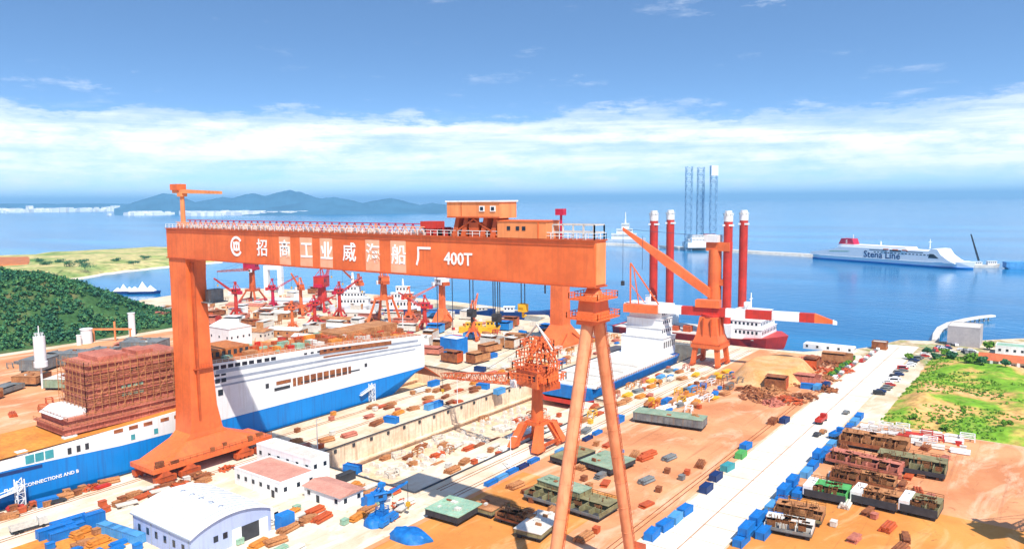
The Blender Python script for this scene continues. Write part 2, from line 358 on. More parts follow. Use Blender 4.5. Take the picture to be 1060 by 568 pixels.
for nm, D in (('dock_basin', D1), ('dock_basin', D2)):
    x0, x1 = min(p[0] for p in D), max(p[0] for p in D); y0, y1 = min(p[1] for p in D), max(p[1] for p in D); b = MB()
    b.bx(x0-1, x1+1, y0-1, y1+1, -11.2, -10); o = struct(nm, b, 'dockfloor')
    b = MB(); skirt(b, D[::-1], -10, -.02); b.build('dock_wall', 'dockwall', o)
    b = MB()
    for (xa, ya), (xb, yb) in zip(D, D[1:]+D[:1]): b.bar((xa, ya, .13), (xb, yb, .13+.004*len(b.v)/8), .8, .2)
    b.build('coping', 'steel_dark', o)
    b = MB()                                          # ledges and fender recesses on the wall
    for k in range(int((y1-y0)/9)):
        y = y0+5+k*9; b.bx(x0-.1, x0+.35, y, y+1.2, -1.9, -.7)
    b.build('fender_recess', 'steel_dark', o)
    b = MB(); b.bx(x0+.03, x0+1.6, y0+2, y1-1, -8.2, -7.6); b.build('ledge', 'dockwall', o)
def rect(name, x0, x1, y0, y1, z, mat, kind='structure'):
    b = MB(); b.add([(x0, y0, z), (x1, y0, z), (x1, y1, z), (x0, y1, z)], [(0, 1, 2, 3)]); return struct(name, b, mat, kind)
rect('yard', -143, -87, 60, 446, .02, 'yard')
rect('yard', -64.5, 80, 60, 322, .02, 'yard')
rect('ochre_ground', -66, 10, 60, 239, .045, 'yard_ochre')
rect('ochre_ground', -141, -104, 60, 198, .045, 'yard_ochre')
rect('ochre_ground', -219, -196, 70, 96.5, .05, 'deck_orange')
b = MB(); b.bx(-173, -158.05, 164.05, 291.9, -9.9, -2); struct('dock_bench', b, 'concrete_white')
rect('quay_apron', -157.4, -143.6, 160, 436, .03, 'concrete_white'); rect('quay_apron', -167.4, -157.5, 293, 436, .03, 'concrete_white')
rect('quay_apron', -246, -150, 60, 163, .02, 'concrete_white')
rect('left_yard', -505, -286, -50, 300, .02, 'yard')
b = MB(); b.bx(-86, -66.6, 40, 505, -.2, .03); struct('road', b, 'road')
b = MB()
for x in (-86.6, -66.6): b.bx(x, x+.5, 40, 470, -.1, .15)
struct('kerb', b, 'concrete')
def rail_track(x, y0, y1):
    b = MB()
    for d in (-.75, .75): b.bx(x+d-.12, x+d+.12, y0, y1, 0, .11)
    struct('crane_rail', b, 'rust')
rail_track(-90.5, 60, 440); rail_track(-240, 50, 440); rail_track(-226, 50, 440); rail_track(-146.6, 170, 440); rail_track(-153.6, 170, 440)
# road joints and worn wheel tracks are real strips
b = MB()
for k in range(46): b.add([(-85.9, 44+k*10, .034), (-66.8, 44+k*10, .034), (-66.8, 44.22+k*10, .034), (-85.9, 44.22+k*10, .034)], [(0, 1, 2, 3)])
b.add([(-76.5, 40, .038), (-76.2, 40, .038), (-76.2, 500, .038), (-76.5, 500, .038)], [(0, 1, 2, 3)])
struct('road_joint', b, 'rust_pale', 'stuff')
vg = sheet([(-86, 450), (-60, 445), (60, 480), (60, 599), (3, 589), (-20, 570), (-52, 535), (-80, 524), (-88.5, 494), (-96, 478)], [], .012); struct('verge', vg, 'verge')
def field(name, mat, xs, ys, hf, kind='structure', parent=None, smooth_=True):
    b = MB(); nx, ny = len(xs), len(ys)
    b.add([(x, y, hf(x, y)) for y in ys for x in xs], [(j*nx+i, j*nx+i+1, (j+1)*nx+i+1, (j+1)*nx+i) for j in range(ny-1) for i in range(nx-1)])
    o = b.build(name, mat, parent, smooth=smooth_)
    if kind: o['kind'] = kind
    return o
from mathutils import noise as mn
def fbm(x, y, s, o=4): return mn.fractal(Vector((x*s, y*s, 1.7)), 1.0, 2.0, o)
lin = lambda a, b, n: [a+(b-a)*i/(n-1) for i in range(n)]
def greenh(x, y):
    e = smooth((x+58)/14)*smooth((y-320)/16)*smooth((492-y)/22)
    return -.25+e*(3.2+2.2*fbm(x, y, .03)+.8*fbm(x, y, .12))
field('grass_mound', 'grass_soil', lin(-59, 70, 66), lin(317, 495, 90), greenh)
# grass tussocks on the mound
cs = []; rs = []
while len(cs) < 2600:
    x, y = random.uniform(-56, 55), random.uniform(324, 486)
    if fbm(x, y, .03) + .3*fbm(x+50, y, .1) < .05: cs.append((x, y, greenh(x, y)+.15)); r = random.uniform(.3, .8); rs.append((r, r, r*.6))
V, Fc = leaves(cs, rs, 10, .28); o = mkobj('grass', npmesh('grass', V, Fc), 'leaf_bright'); o['kind'] = 'stuff'; o['label'] = 'bright green grass and weeds over the soil mound'
# wooded hill on the left
def hillh(x, y):
    e = smooth((-508-x)/95)*smooth((338-y)/105)*smooth((x+900)/120)
    return -.5+e*(37+5*fbm(x, y, .012))+e*1.5*fbm(x, y, .08)
field('wooded_hill', 'forest_floor', lin(-905, -506, 60), lin(-120, 340, 70), hillh)
cs = []; rs = []
while len(cs) < 5200:
    x, y = random.uniform(-760, -512), random.uniform(90, 333); z = hillh(x, y)
    if z < .8: continue
    if fbm(x, y, .02) > .42 and random.random() < .8: continue
    r = random.uniform(1.3, 3.2); cs.append((x, y, z+r*.7)); rs.append((r, r, r*.95))
V, Fc = leaves(cs, rs, 26, .62); o = mkobj('forest', npmesh('forest', V, Fc), 'leaf'); o['kind'] = 'stuff'; o['label'] = 'dense green wood covering the hill on the left'
# spit with its beach across the inlet
def nested(name, mat, P, levels, kind='structure'):
    cx = sum(p[0] for p in P)/len(P); cy = sum(p[1] for p in P)/len(P); b = MB(); n = len(P); rings = []
    for sc, z in levels: rings.append([(cx+(x-cx)*sc, cy+(y-cy)*sc, z+(1.2*fbm(x, y, .01) if z > 2 else 0)) for x, y in P])
    b.loft(rings, cap=False); b.add(rings[-1], [tuple(range(n))]); return struct(name, b, mat, kind, smooth=False)
def densify(P, k=5, j=6):
    Q = []
    for a, c in zip(P, P[1:]+P[:1]):
        for i in range(k):
            t_ = i/k; Q.append((a[0]+(c[0]-a[0])*t_+random.uniform(-j, j), a[1]+(c[1]-a[1])*t_+random.uniform(-j, j)))
    return Q
SP = densify([G(230, 272, SEA), G(172, 277, SEA), G(120, 283, SEA), G(78, 290, SEA), G(40, 296, SEA), G(-60, 300, SEA), G(-60, 270, SEA), G(15, 268, SEA), G(38, 264, SEA), G(110, 261, SEA), G(172, 257, SEA), G(240, 258, SEA)])
nested('sand_spit', 'beach', SP, [(1.0, SEA-.5), (.965, SEA+1.2)])
nested('sand_spit', 'spit_grass', SP, [(.93, SEA+.8), (.9, SEA+4), (.72, SEA+9), (.4, SEA+12)])
rs_ = densify([G(-40, 281, 0), G(34, 279, 0), G(36, 270, 0), G(-40, 271, 0)], 3, 3); nested('bare_soil', 'deck_rust', rs_, [(1, 2), (.9, 7.5), (.5, 8.5)])
# far ridge, two overlapping hills, and the low coast before them
def ridge(outline, dist, depth, mat='hill_haze_blue'):
    b = MB(); rows = []
    pts = []
    for (a, ya), (c, yc) in zip(outline[:-1], outline[1:]):
        for i in range(10): t_ = i/10; pts.append((a+(c-a)*t_, ya+(yc-ya)*t_))
    for px, py in pts:
        d = Vv*F+R2*(px-CX)-U2*(py-CY); d = d/math.hypot(d.x, d.y); top = H+d.z*dist
        row = []
        for k in range(-6, 7):
            q = dist+k/6*depth; hh = (top-SEA)*(1-abs(k)/6)**.8 if k else top-SEA
            hh = max(0, hh*(1+.10*fbm(px*8, k*40, .02)*(1 if k else .3)))
            row.append((d.x*q, d.y*q, SEA-.3+hh))
        rows.append(row)
    n = 13
    b.add([p for r in rows for p in r], [(j*n+i, j*n+i+1, (j+1)*n+i+1, (j+1)*n+i) for j in range(len(rows)-1) for i in range(n-1)])
    return struct('far_hills', b, mat, smooth=True)
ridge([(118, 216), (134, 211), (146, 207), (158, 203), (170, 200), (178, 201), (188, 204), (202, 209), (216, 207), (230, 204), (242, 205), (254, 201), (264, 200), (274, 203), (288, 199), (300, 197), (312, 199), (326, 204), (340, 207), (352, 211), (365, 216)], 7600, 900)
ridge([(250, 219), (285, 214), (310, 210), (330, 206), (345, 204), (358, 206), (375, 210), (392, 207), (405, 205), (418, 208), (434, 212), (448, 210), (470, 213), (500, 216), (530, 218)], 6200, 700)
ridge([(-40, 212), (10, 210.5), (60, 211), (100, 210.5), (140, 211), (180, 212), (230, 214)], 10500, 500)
b = MB()
for k in range(420):
    if k < 200: px = random.uniform(-30, 135); q = random.uniform(9650, 9980); hh = random.uniform(8, 45)*(1.5 if random.random() < .1 else 1)
    else:
        px = random.choice([random.gauss(222, 14), random.gauss(268, 16), random.gauss(155, 14), random.gauss(300, 10)]); q = random.uniform(5650, 6350) if px > 190 else random.uniform(6300, 6700); hh = random.uniform(6, 26)
    d = Vv*F+R2*(px-CX); d = d/math.hypot(d.x, d.y); x, y = d.x*q, d.y*q; wd = random.uniform(15, 55)
    b.bx(x-wd, x+wd, y-wd*.6, y+wd*.6, SEA-1, SEA+6+hh)
o = struct('far_town', b, 'white', 'stuff'); o['label'] = 'pale town strung along the far shore below the hills'
# breakwater behind the anchored ferry
def strip(pts, wd, z0, z1):
    b = MB(); n = len(pts); ring = []
    for i, (x, y) in enumerate(pts):
        a = Vector(pts[max(0, i-1)]); c = Vector(pts[min(n-1, i+1)]); d = (c-a).normalized(); p = Vector((-d.y, d.x))*wd/2
        ring.append([(x-p.x*1.25, y-p.y*1.25, z0), (x-p.x, y-p.y, z1), (x+p.x, y+p.y, z1), (x+p.x*1.25, y+p.y*1.25, z0)])
    b.loft(ring); return b
bw = [G(560, 251, SEA), G(640, 254, SEA), G(700, 257.5, SEA), G(745, 260, SEA), G(790, 263, SEA), G(845, 266, SEA), G(900, 269, SEA)]
o = strip(bw, 16, SEA-1, SEA+4.5).build('breakwater', 'offwhite'); tag(o, 'long pale breakwater reaching across the bay behind the ferry', 'breakwater')
# ------------------------------------------------------------------ the gantry crane over the docks
gc = thing('gantry_crane', 'huge orange gantry crane with white lettering spanning both docks', 'gantry crane', (-160, 140, 0))
def gl(b): b.v = [(x+160, y-140, z) for x, y, z in b.v]; return b      # world to the crane's own base
X0, X1, YF, YB, ZB, ZT = -247, -79.3, 138, 142.6, 71.4, 81.2
b = MB(); b.bx(X0, X1, YF, YB, ZB, ZT); gird = gl(b).build('girder', 'orange', gc)
b = MB()
for z in (ZB-.12, ZT-.02): b.bx(X0-.25, X1+.25, YF-.35, YB+.35, z, z+.3)
gl(b).build('flange', 'orange_dark', gird)
b = MB(); b.bx(X0+.3, X1-.3, YF-.14, YF-.01, ZT-1.15, ZT-.95)
gl(b).build('seam', 'orange_dark', gird)
b = MB(); b.bx(X1+.01, X1+.2, YF+.3, YB-.3, ZB+.5, ZT-.4); gl(b).build('sunlit_end_face', 'orange_pale', gird)  # sunlight on the girder's end is put into this paler orange
# walkway truss along the top
b = MB(); y = YF+.25
def truss(b, xa, xb, y, z, h, st):
    n = int((xb-xa)/st); b.bar((xa, y, z+h), (xb, y, z+h), .22); b.bar((xa, y, z+.15), (xb, y, z+.15), .2)
    for i in range(n):
        a = xa+(xb-xa)*i/n; c = xa+(xb-xa)*(i+1)/n; m_ = (a+c)/2
        b.bar((a, y, z), (m_, y, z+h), .2); b.bar((m_, y, z+h), (c, y, z), .2)
truss(b, X0+6, -128, y, ZT+.3, 2.0, 2.6); gl(b).build('walkway_truss', 'faded', gc)
b = MB(); truss(b, X0+6, -128, YB-.2, ZT+.3, 2.6, 3.1); gl(b).build('walkway_truss', 'crimson', gc)
b = MB(); b.rail([(X0, YF-.1, ZT+.3), (X1, YF-.1, ZT+.3), (X1+.1, YB, ZT+.3), (X0, YB, ZT+.3)], 1.35, 2.2, .12); gl(b).build('handrail', 'white', gc)
for k in range(26):
    x = X0+10+k*4.3+random.uniform(0, 1.5); b = MB(); b.bx(x, x+random.uniform(.8, 2.4), YF+.8, YB-.8, ZT+.28, ZT+random.uniform(.9, 1.9)); gl(b).build('cable_box', 'offwhite', gc)
# lettering on the girder
def letter(body, x, z, size, ext=.06, bold=.05, m='lettering'):
    me = text_mesh(body, size, ext, bold)
    o = mkobj('lettering', me, m, gird); o.location = (x+160, YF-.10-140, z); o.rotation_euler = (R(90), 0, 0); return o
for ch, x, zt in (('招', -193.7, 73.6), ('商', -183.0, 73.8), ('工', -173.2, 74.0), ('业', -164.6, 74.2), ('威', -155.3, 74.4), ('海', -146.2, 74.6), ('船', -136.8, 74.8), ('厂', -128.2, 75.0)):
    letter(ch, x, 74.35, 5.4, bold=.07 if ch in '工业厂' else .045)
letter('400T', -117, 74.6, 4.2, bold=.06)
for x, wd in ((-183, 5.2), (-173.4, 5.4), (-164.8, 5.2), (-146.4, 5.2), (-137, 5.4)): 
    b = MB(); b.bx(x-wd/2, x+wd/2, YF-.05, YF-.01, ZB+.3, ZT-1.3); gl(b).build('faded_patch', 'faded', gird)
# round emblem
b = MB(); n = 40
def ringxz(b, cx, cz, r0, r1, y, a0=0, a1=360, n=40):
    vs = []; fs = []
    for i in range(n+1):
        a = R(a0+(a1-a0)*i/n)
        for r in (r0, r1): vs += [(cx+r*math.cos(a), y, cz+r*math.sin(a)), (cx+r*math.cos(a), y+.08, cz+r*math.sin(a))]
    for i in range(n):
        k = i*4; fs += [(k, k+4, k+6, k+2), (k+2, k+6, k+7, k+3), (k, k+1, k+5, k+4)]
    b.add(vs, fs)
ringxz(b, -206.7, 76.4, 2.35, 3.1, YF-.14, 35, 325); ringxz(b, -206.7, 76.4, .9, 1.5, YF-.14)
for dx in (-1.35, 0, 1.35): b.bx(-206.7+dx-.22, -206.7+dx+.22, YF-.15, YF-.05, 75.0, 77.8)
b.bx(-208.2, -205.2, YF-.16, YF-.05, 76.9, 77.25); b.bx(-208.2, -205.2, YF-.16, YF-.05, 75.4, 75.75)
gl(b).build('emblem', 'lettering', gird)
# rigid leg on the left with its flared foot
b = MB()
lv = [(71.3, -246.6, -236.2, 138.2, 145.6), (64, -246.2, -236.4, 138.1, 145.4), (40, -245.6, -235.8, 137.6, 145.6), (20, -244.8, -235.2, 136.9, 146.6), (12, -244.2, -234.6, 136, 148), (10, -243.8, -234.2, 133.5, 150), (5.6, -242.6, -231.8, 121.5, 162), (3.4, -242.4, -231.4, 120.2, 163)]
b.loft([[(x0, y0, z), (x1, y0, z), (x1, y1, z), (x0, y1, z)] for z, x0, x1, y0, y1 in lv][::-1]); leg = gl(b).build('rigid_leg', 'orange', gc)
b = MB()
b.bx(-235.9, -234.6, 139.5, 140.2, 16, 70); b.rail([(-234.7, 139, 34), (-234.7, 145, 34)], 1.2, 1); b.bx(-235.7, -234.4, 138.6, 145.4, 33.6, 33.9)
gl(b).build('ladder_run', 'orange_dark', leg)
b = MB(); b.bx(-238, -231, 143, 150, 56, 56.3); b.rail([(-231, 143, 56.3), (-231, 150, 56.3)], 1.2, 1); b.bx(-235, -232, 144, 149, 56.3, 60.5); gl(b).build('side_platform', 'steel_grey', leg)
for y in (120, 128.5, 149, 157):
    for x in (-242.6, -229.6):
        b = MB(); b.bx(x-1, x+1, y, y+7, .9, 2.6); b.hexa([(x-1.2, y+1.2, 2.6), (x+1.2, y+1.2, 2.6), (x+1.2, y+5.8, 2.6), (x-1.2, y+5.8, 2.6)], [(x-.9, y+2.6, 4.2), (x+.9, y+2.6, 4.2), (x+.9, y+4.4, 4.2), (x-.9, y+4.4, 4.2)])
        for k in range(4): b.tube((x-.5, y+.9+k*1.7, .6), (x+.5, y+.9+k*1.7, .6), .55, n=10)
        gl(b).build('bogie', 'orange_dark', leg)
b = MB(); b.bx(-243.5, -229, 119.5, 164, 4.1, 5.6); b.hexa([(-233, 124, 5.5), (-229.5, 124, 5.5), (-229.5, 158, 5.5), (-233, 158, 5.5)], [(-234, 134, 10.5), (-233, 134, 10.5), (-233, 150, 10.5), (-234, 150, 10.5)])
gl(b).build('sill_beam', 'orange', leg)
b = MB(); b.rail([(-229.2, 120, 5.6), (-229.2, 164, 5.6)], 1.3, 2.4, .12)
for k in range(9): x = -229-random.uniform(0, 3); y = 121+k*4.8; b.bx(x-1.2, x, y, y+random.uniform(1, 3), 5.6, 5.6+random.uniform(.8, 2.6))
gl(b).build('foot_machinery', 'rust', leg)
# hinged A-frame leg on the right
XA = -81.0; b = MB(); b.tube((XA, 138.4, 65), (XA, 121.5, 4.2), 1.4, 1.35, 18); gl(b).build('pipe_leg', 'terracotta', gc, smooth=True)
b = MB(); b.tube((XA, 142.2, 65), (XA, 158.5, 4.2), 1.4, 1.35, 18); gl(b).build('pipe_leg', 'terracotta', gc, smooth=True)
for ya, yb in ((138.4, 121.5), (142.2, 158.5)):
    P0, P1 = Vector((XA, ya, 65)), Vector((XA, yb, 4.2))
    for k in range(1, 9):
        q = P0.lerp(P1, k/9); d_ = (P1-P0).normalized()*.12; b = MB(); b.tube(q-d_*.6, q+d_*.6, 1.43, n=18); gl(b).build('weld_ring', 'terracotta', gc)
    b = MB(); off = Vector((1.62, 0, 0)); sd = Vector((0, .28, 0))
    b.bar(P0+off-sd, P1+off-sd, .1); b.bar(P0+off+sd, P1+off+sd, .1)
    for k in range(60): q = P0.lerp(P1, k/60)+off; b.bar(q-sd, q+sd, .08)
    gl(b).build('ladder', 'orange_dark', gc)
b = MB(); b.tube((XA, 140.3, 71.4), (XA, 140.3, 69), 1.2, 2.4, 14); b.hexa([(XA-2, 136.4, 63.5), (XA+2, 136.4, 63.5), (XA+2, 144.2, 63.5), (XA-2, 144.2, 63.5)], [(XA-1.8, 137.4, 69.4), (XA+1.8, 137.4, 69.4), (XA+1.8, 143.2, 69.4), (XA-1.8, 143.2, 69.4)])
gl(b).build('hinge_head', 'orange', gc)
for z, wd in ((68.7, 4.4), (64.6, 4.8)):
    b = MB(); b.bx(XA-wd*.8, XA+wd*.8, 140.3-wd, 140.3+wd, z, z+.35); b.rail([(XA-wd*.8, 140.3-wd, z+.35), (XA+wd*.8, 140.3-wd, z+.35), (XA+wd*.8, 140.3+wd, z+.35), (XA-wd*.8, 140.3+wd, z+.35), (XA-wd*.8, 140.3-wd, z+.35)], 1.2, 1.2, .14); gl(b).build('platform', 'orange', gc)
b = MB(); b.bx(XA-1.5, XA+1.5, 116, 164, 3, 5)
for y in (117, 126, 148, 157):
    b.bx(XA-1, XA+1, y, y+7, .9, 3)
    for k in range(4): b.tube((XA-.5, y+.9+k*1.7, .6), (XA+.5, y+.9+k*1.7, .6), .55, n=10)
gl(b).build('lower_sill', 'orange_dark', gc)
# trolley house, deck house, hooks, service jib
b = MB(); b.bx(-119.6, -103.8, 137.2, 143.8, 85.9, 89.6); th = gl(b).build('trolley_house', 'orange_pale', gc)
b = MB(); b.bx(-119.9, -103.5, 136.9, 144.1, 89.6, 89.95); gl(b).build('roof', 'white', th)
b = MB(); b.bx(-115.2, -115.05, 137.1, 137.2, 85.9, 89.6); b.bx(-119.5, -103.8, 137.05, 137.2, 85.9, 86.2); gl(b).build('seam', 'orange_dark', th)
for x in (-109.6, -106.4):
    b = MB(); b.bx(x, x+1.5, 137.02, 137.18, 87.4, 88.7); wn_ = gl(b).build('window', 'white', th)
    b = MB(); b.bx(x+.3, x+1.2, 136.98, 137.03, 87.65, 88.45); gl(b).build('pane', 'glass', wn_)
b = MB()
for x in (-117.5, -114.8, -109, -106): b.hexa([(x-1, 137.6, 81.5), (x+.4, 137.6, 81.5), (x+.4, 143, 81.5), (x-1, 143, 81.5)], [(x-.4, 138.4, 85.9), (x+.8, 138.4, 85.9), (x+.8, 142.6, 85.9), (x-.4, 142.6, 85.9)])
b.bar((-119, 138, 81.8), (-112, 138, 85.6), .35); b.bar((-112, 138, 85.6), (-105, 138, 81.8), .35); b.bx(-113.5, -110.6, 138, 142, 81.5, 84.8); gl(b).build('trolley_frame', 'orange_dark', gc)
b = MB(); b.bx(-104.8, -91.4, 137.6, 143, 81.5, 85.2); dh = gl(b).build('deck_house', 'orange_pale', gc)
for x in (-99.5, -97.8, -102):
    b = MB(); b.bx(x, x+.9, 137.5, 137.62, 83.2, 84.1); gl(b).build('window', 'glass', dh)
b = MB(); b.bx(-105, -91.2, 137.4, 143.2, 85.2, 85.45); b.bx(-93.6, -93.3, 137.45, 137.6, 81.5, 85.2); gl(b).build('roof', 'orange', dh)
b = MB()
for k in range(12): x = -131+random.uniform(0, 11); b.bx(x, x+random.uniform(.8, 2), 138.6, 142, 81.5, 81.5+random.uniform(.8, 2.2))
b.bx(-129.5, -125, 138.4, 142.4, 83.2, 84.9)
for x in (-129, -125.6): b.bx(x, x+.4, 139, 141.8, 81.5, 83.2)
gl(b).build('winch_gear', 'red_paint', gc)
b = MB()
for x, z, pair in ((-114.9, 63.5, 1), (-107.3, 63, 2), (-99.6, 66, 1)):
    for d in ([-.5, .5] if pair == 1 else [-1, -.4, .4, 1]): b.bar((x+d, 140.3, z), (x+d, 140.3, 71.4), .16)
for x in (-126, -121): b.bar((x, 140.3, 58), (x, 140.3, 71.4), .14)
b.bar((-93.5, 140.3, 69), (-93.5, 140.3, 71.4), .25)
gl(b).build('hoist_rope', 'cable', gc)
for x, z in ((-114.9, 63.5), (-107.3, 63), (-99.6, 66)):
    b = MB(); b.bx(x-1, x+1, 139.6, 141, z-1.6, z+.2); b.tube((x-.6, 140.3, z-.5), (x+.6, 140.3, z-.5), .9, n=12); b.bar((x, 140.3, z-1.6), (x, 140.3, z-2.9), .4); b.bar((x, 140.3, z-2.9), (x+.8, 140.3, z-2.3), .35); gl(b).build('hook_block', 'yellow' if x > -100 else 'steel_dark', gc)
b = MB(); b.tube((-240, 140.3, 81.4), (-240, 140.3, 93), .85, .7, 10); b.bx(-241.4, -238.6, 139, 141.6, 81.3, 83.2); b.bx(-241.2, -238.8, 139.2, 141.5, 92, 93.4); jb = gl(b).build('jib_mast', 'orange_pale', gc)
b = MB(); b.hexa([(-244.5, 139.4, 93.2), (-217.5, 139.9, 92.6), (-217.5, 140.8, 92.6), (-244.5, 141.3, 93.2)], [(-244.5, 139.4, 94.6), (-217.5, 139.9, 93.5), (-217.5, 140.8, 93.5), (-244.5, 141.3, 94.6)]); gl(b).build('service_jib', 'orange_pale', jb)
b = MB(); b.bx(-244.7, -240, 138.8, 141.9, 94.2, 96.2); gl(b).build('counterweight', 'orange', jb)
b = MB(); b.tube((-89.2, 140.3, 81.4), (-89.2, 140.3, 86.6), .28, n=8); b.bx(-90.3, -88.3, 139.6, 141, 86.6, 88); gl(b).build('beacon_mast', 'crimson', gc)
b = MB(); b.rail([(-90, 138.2, 81.5), (-79.6, 138.2, 81.5), (-79.6, 142.4, 81.5), (-90, 142.4, 81.5)], 3.1, 2.4, .26); gl(b).build('end_frame', 'offwhite', gc)
# ------------------------------------------------------------------ the ferry in the left dock
fy = thing('ferry', 'unfinished blue and white ferry in dry dock with brown primer superstructure', 'ferry', (-264, 170, -10))
def fl(b): b.v = [(x+264, y-170, z+10) for x, y, z in b.v]; return b
XR, XL = -250.0, -278.0
def ring(y, z0, z1, inset=0): return [(XL+inset, y, z0), (XR-inset, y, z0), (XR, y, (z0+z1)/2), (XR, y, z1), (XL, y, z1), (XL, y, (z0+z1)/2)]
b = MB(); b.loft([ring(50, 6, 11.6, 11), ring(58, 0, 11.6, 8), ring(72, -6, 11.5, 5), ring(90, -8, 11.2, 3), ring(120, -8.2, 9.6, 2), ring(160, -8.2, 9.2, 2), ring(236, -8, 9, 3), ring(246, -2, 9, 2), ring(262, 6.4, 8.95, 1), ring(267.6, 8.2, 8.9, 1)]); hull = fl(b).build('hull', 'hull_blue', fy)
each('keel_block', 'rust_pale', fy, [(-4, 4, y-171, y-169, 0, 1.95) for y in (92, 112, 132, 152, 172, 192, 212, 232)])
# white side: the low foreship and the high after part
b = MB()
def slab(b, y0, y1, za0, za1, zb0, zb1, t=1.0, dx=0):     # side plate, both sides closed by the deck
    b.hexa([(XL-dx, y0, za0), (XR+dx, y0, za0), (XR+dx, y1, zb0), (XL-dx, y1, zb0)], [(XL-dx, y0, za1), (XR+dx, y0, za1), (XR+dx, y1, zb1), (XL-dx, y1, zb1)])
slab(b, 50, 90, 11.62, 14, 11.22, 14.2, dx=.03); slab(b, 90.02, 120, 11.22, 14.2, 9.62, 15.6, dx=.03); slab(b, 120.02, 148, 9.62, 15.6, 9.25, 17, dx=.03)
fs_ = fl(b).build('foreship', 'white', fy)
b = MB(); slab(b, 148.02, 210, 9.25, 31.2, 9.05, 28.6, dx=.04); slab(b, 210.02, 268.2, 9.05, 28.6, 8.95, 24.6, dx=.04); af = fl(b).build('afterbody', 'white', fy)
def side_at(y, frac):       # height on the white after side
    top = 31.2+(28.6-31.2)*(y-148)/62 if y < 210 else 28.6+(24.6-28.6)*(y-210)/58
    return 9.1+(top-9.1)*frac
# promenade recesses: dark long openings behind white parapets
def stripe(name, mat, y0, y1, f0, f1, off=.1, step=None):
    b = MB(); ys = [y0, y1] if y0 >= 210 or y1 <= 210 else [y0, 210, y1]
    for a, c in zip(ys[:-1], ys[1:]):
        b.hexa([(XR-.4, a, side_at(a, f0)), (XR+off, a, side_at(a, f0)), (XR+off, c-.01, side_at(c-.01, f0)), (XR-.4, c-.01, side_at(c-.01, f0))], [(XR-.4, a, side_at(a, f1)), (XR+off, a, side_at(a, f1)), (XR+off, c-.01, side_at(c-.01, f1)), (XR-.4, c-.01, side_at(c-.01, f1))])
    return fl(b).build(name, mat, af)
stripe('promenade', 'promenade', 156, 264, .82, .885); stripe('promenade', 'promenade', 150, 266, .685, .735); stripe('promenade', 'promenade', 150, 262, .585, .62)
stripe('deck_opening', 'rust', 204, 246, .85, .955, .12); stripe('deck_opening', 'rust', 206, 244, .765, .80, .13)
stripe('car_deck_opening', 'rust', 190, 221, .30, .47, .12); stripe('car_deck_opening', 'steel_dark', 194, 226, .33, .36, .16)
for k in range(9):
    y = 191.5+k*3.4; stripe('pillar', 'white', y, y+.5, .29, .48, .3)
stripe('car_deck_opening', 'steel_dark', 181, 188.5, .29, .35, .13); stripe('car_deck_opening', 'rust', 182, 189, .40, .47, .13)
for k, (y, f) in enumerate([(152, .93), (155, .93), (158, .93), (161, .93), (164, .93), (167, .93), (170, .93), (173.5, .93), (177, .93), (180, .93)]): stripe('window', 'glass', y, y+2.2, f-.035, f+.03, .13)
for y in (150.2, 152.8, 155.4, 158): stripe('window', 'glass', y, y+1.9, .66, .73, .2)
for y in (150.2, 152.8, 155.4, 158): stripe('window', 'glass', y, y+1.9, .775, .81, .2)
for y in (150.4, 153.2, 156.4): stripe('window', 'glass', y, y+2, .44, .54, .2)
for y in (177, 229): stripe('door', 'steel_dark', y, y+1.5, .38, .47, .14)
for k in range(8): stripe('window', 'glass', 196+k*3.4, 197.5+k*3.4, .905, .94, .18)
for y, z in ((91.5, 12), (94.2, 12), (97, 12)): each('side_door', 'teal', fs_, [(14.0, 14.15, y-170, y-167.6, z+10-.4, z+10+2.2)])
each('window', 'steel_dark', fs_, [(14.0, 14.15, y-170, y-168.9, 10+11.2+(y-100)*.02, 10+13.2+(y-100)*.02) for y in (103.5, 106.2, 108.8)])
each('window', 'teal', fs_, [(14.0, 14.15, y-170, y-168.6, 20.6, 22.4) for y in (123.5, 131.5, 140)])
each('window', 'rust', fs_, [(14.0, 14.15, y-170, y-167, 24.2, 25.4) for y in (118, 123, 128, 134, 139)])
b = MB(); b.hexa([(XR-.2, 70, 10.2), (XR+.1, 70, 10.2), (XR+.1, 96, 9.4), (XR-.2, 96, 9.4)], [(XR-.2, 70, 11.3), (XR+.1, 70, 11.3), (XR+.1, 96, 10.4), (XR-.2, 96, 10.4)]); fl(b).build('stripe', 'navy', hull)
me = text_mesh('FLIGHT CONNECTIONS AND B', 1.5, .04, .03); o = mkobj('lettering', me, 'lettering', hull); o.location = (14.12, 95.8-170, 14.7); o.rotation_euler = (R(90), 0, R(90))
for y, s2 in ((89, 1), (232, -1)):         # access stair towers leaning on the side
    b = MB(); b.lattice((XR+1.2, y, .1), (XR+1.2, y, 8), 2, n=4, r=.16); b.bar((XR+1.2, y-7, 4), (XR+1.2, y+1, 6.5 if s2 < 0 else 5), 1.4, .3); b.bar((XR+1.2, y-7, 5), (XR+1.2, y+1, 7.5 if s2 < 0 else 6), .2); o = tag(b.build('access_stair', 'white'), 'white access stair tower at the ferry’s stern' if s2 < 0 else 'white access stair tower beside the lettering on the ferry', 'stairs', 'stair towers on the dock edge')
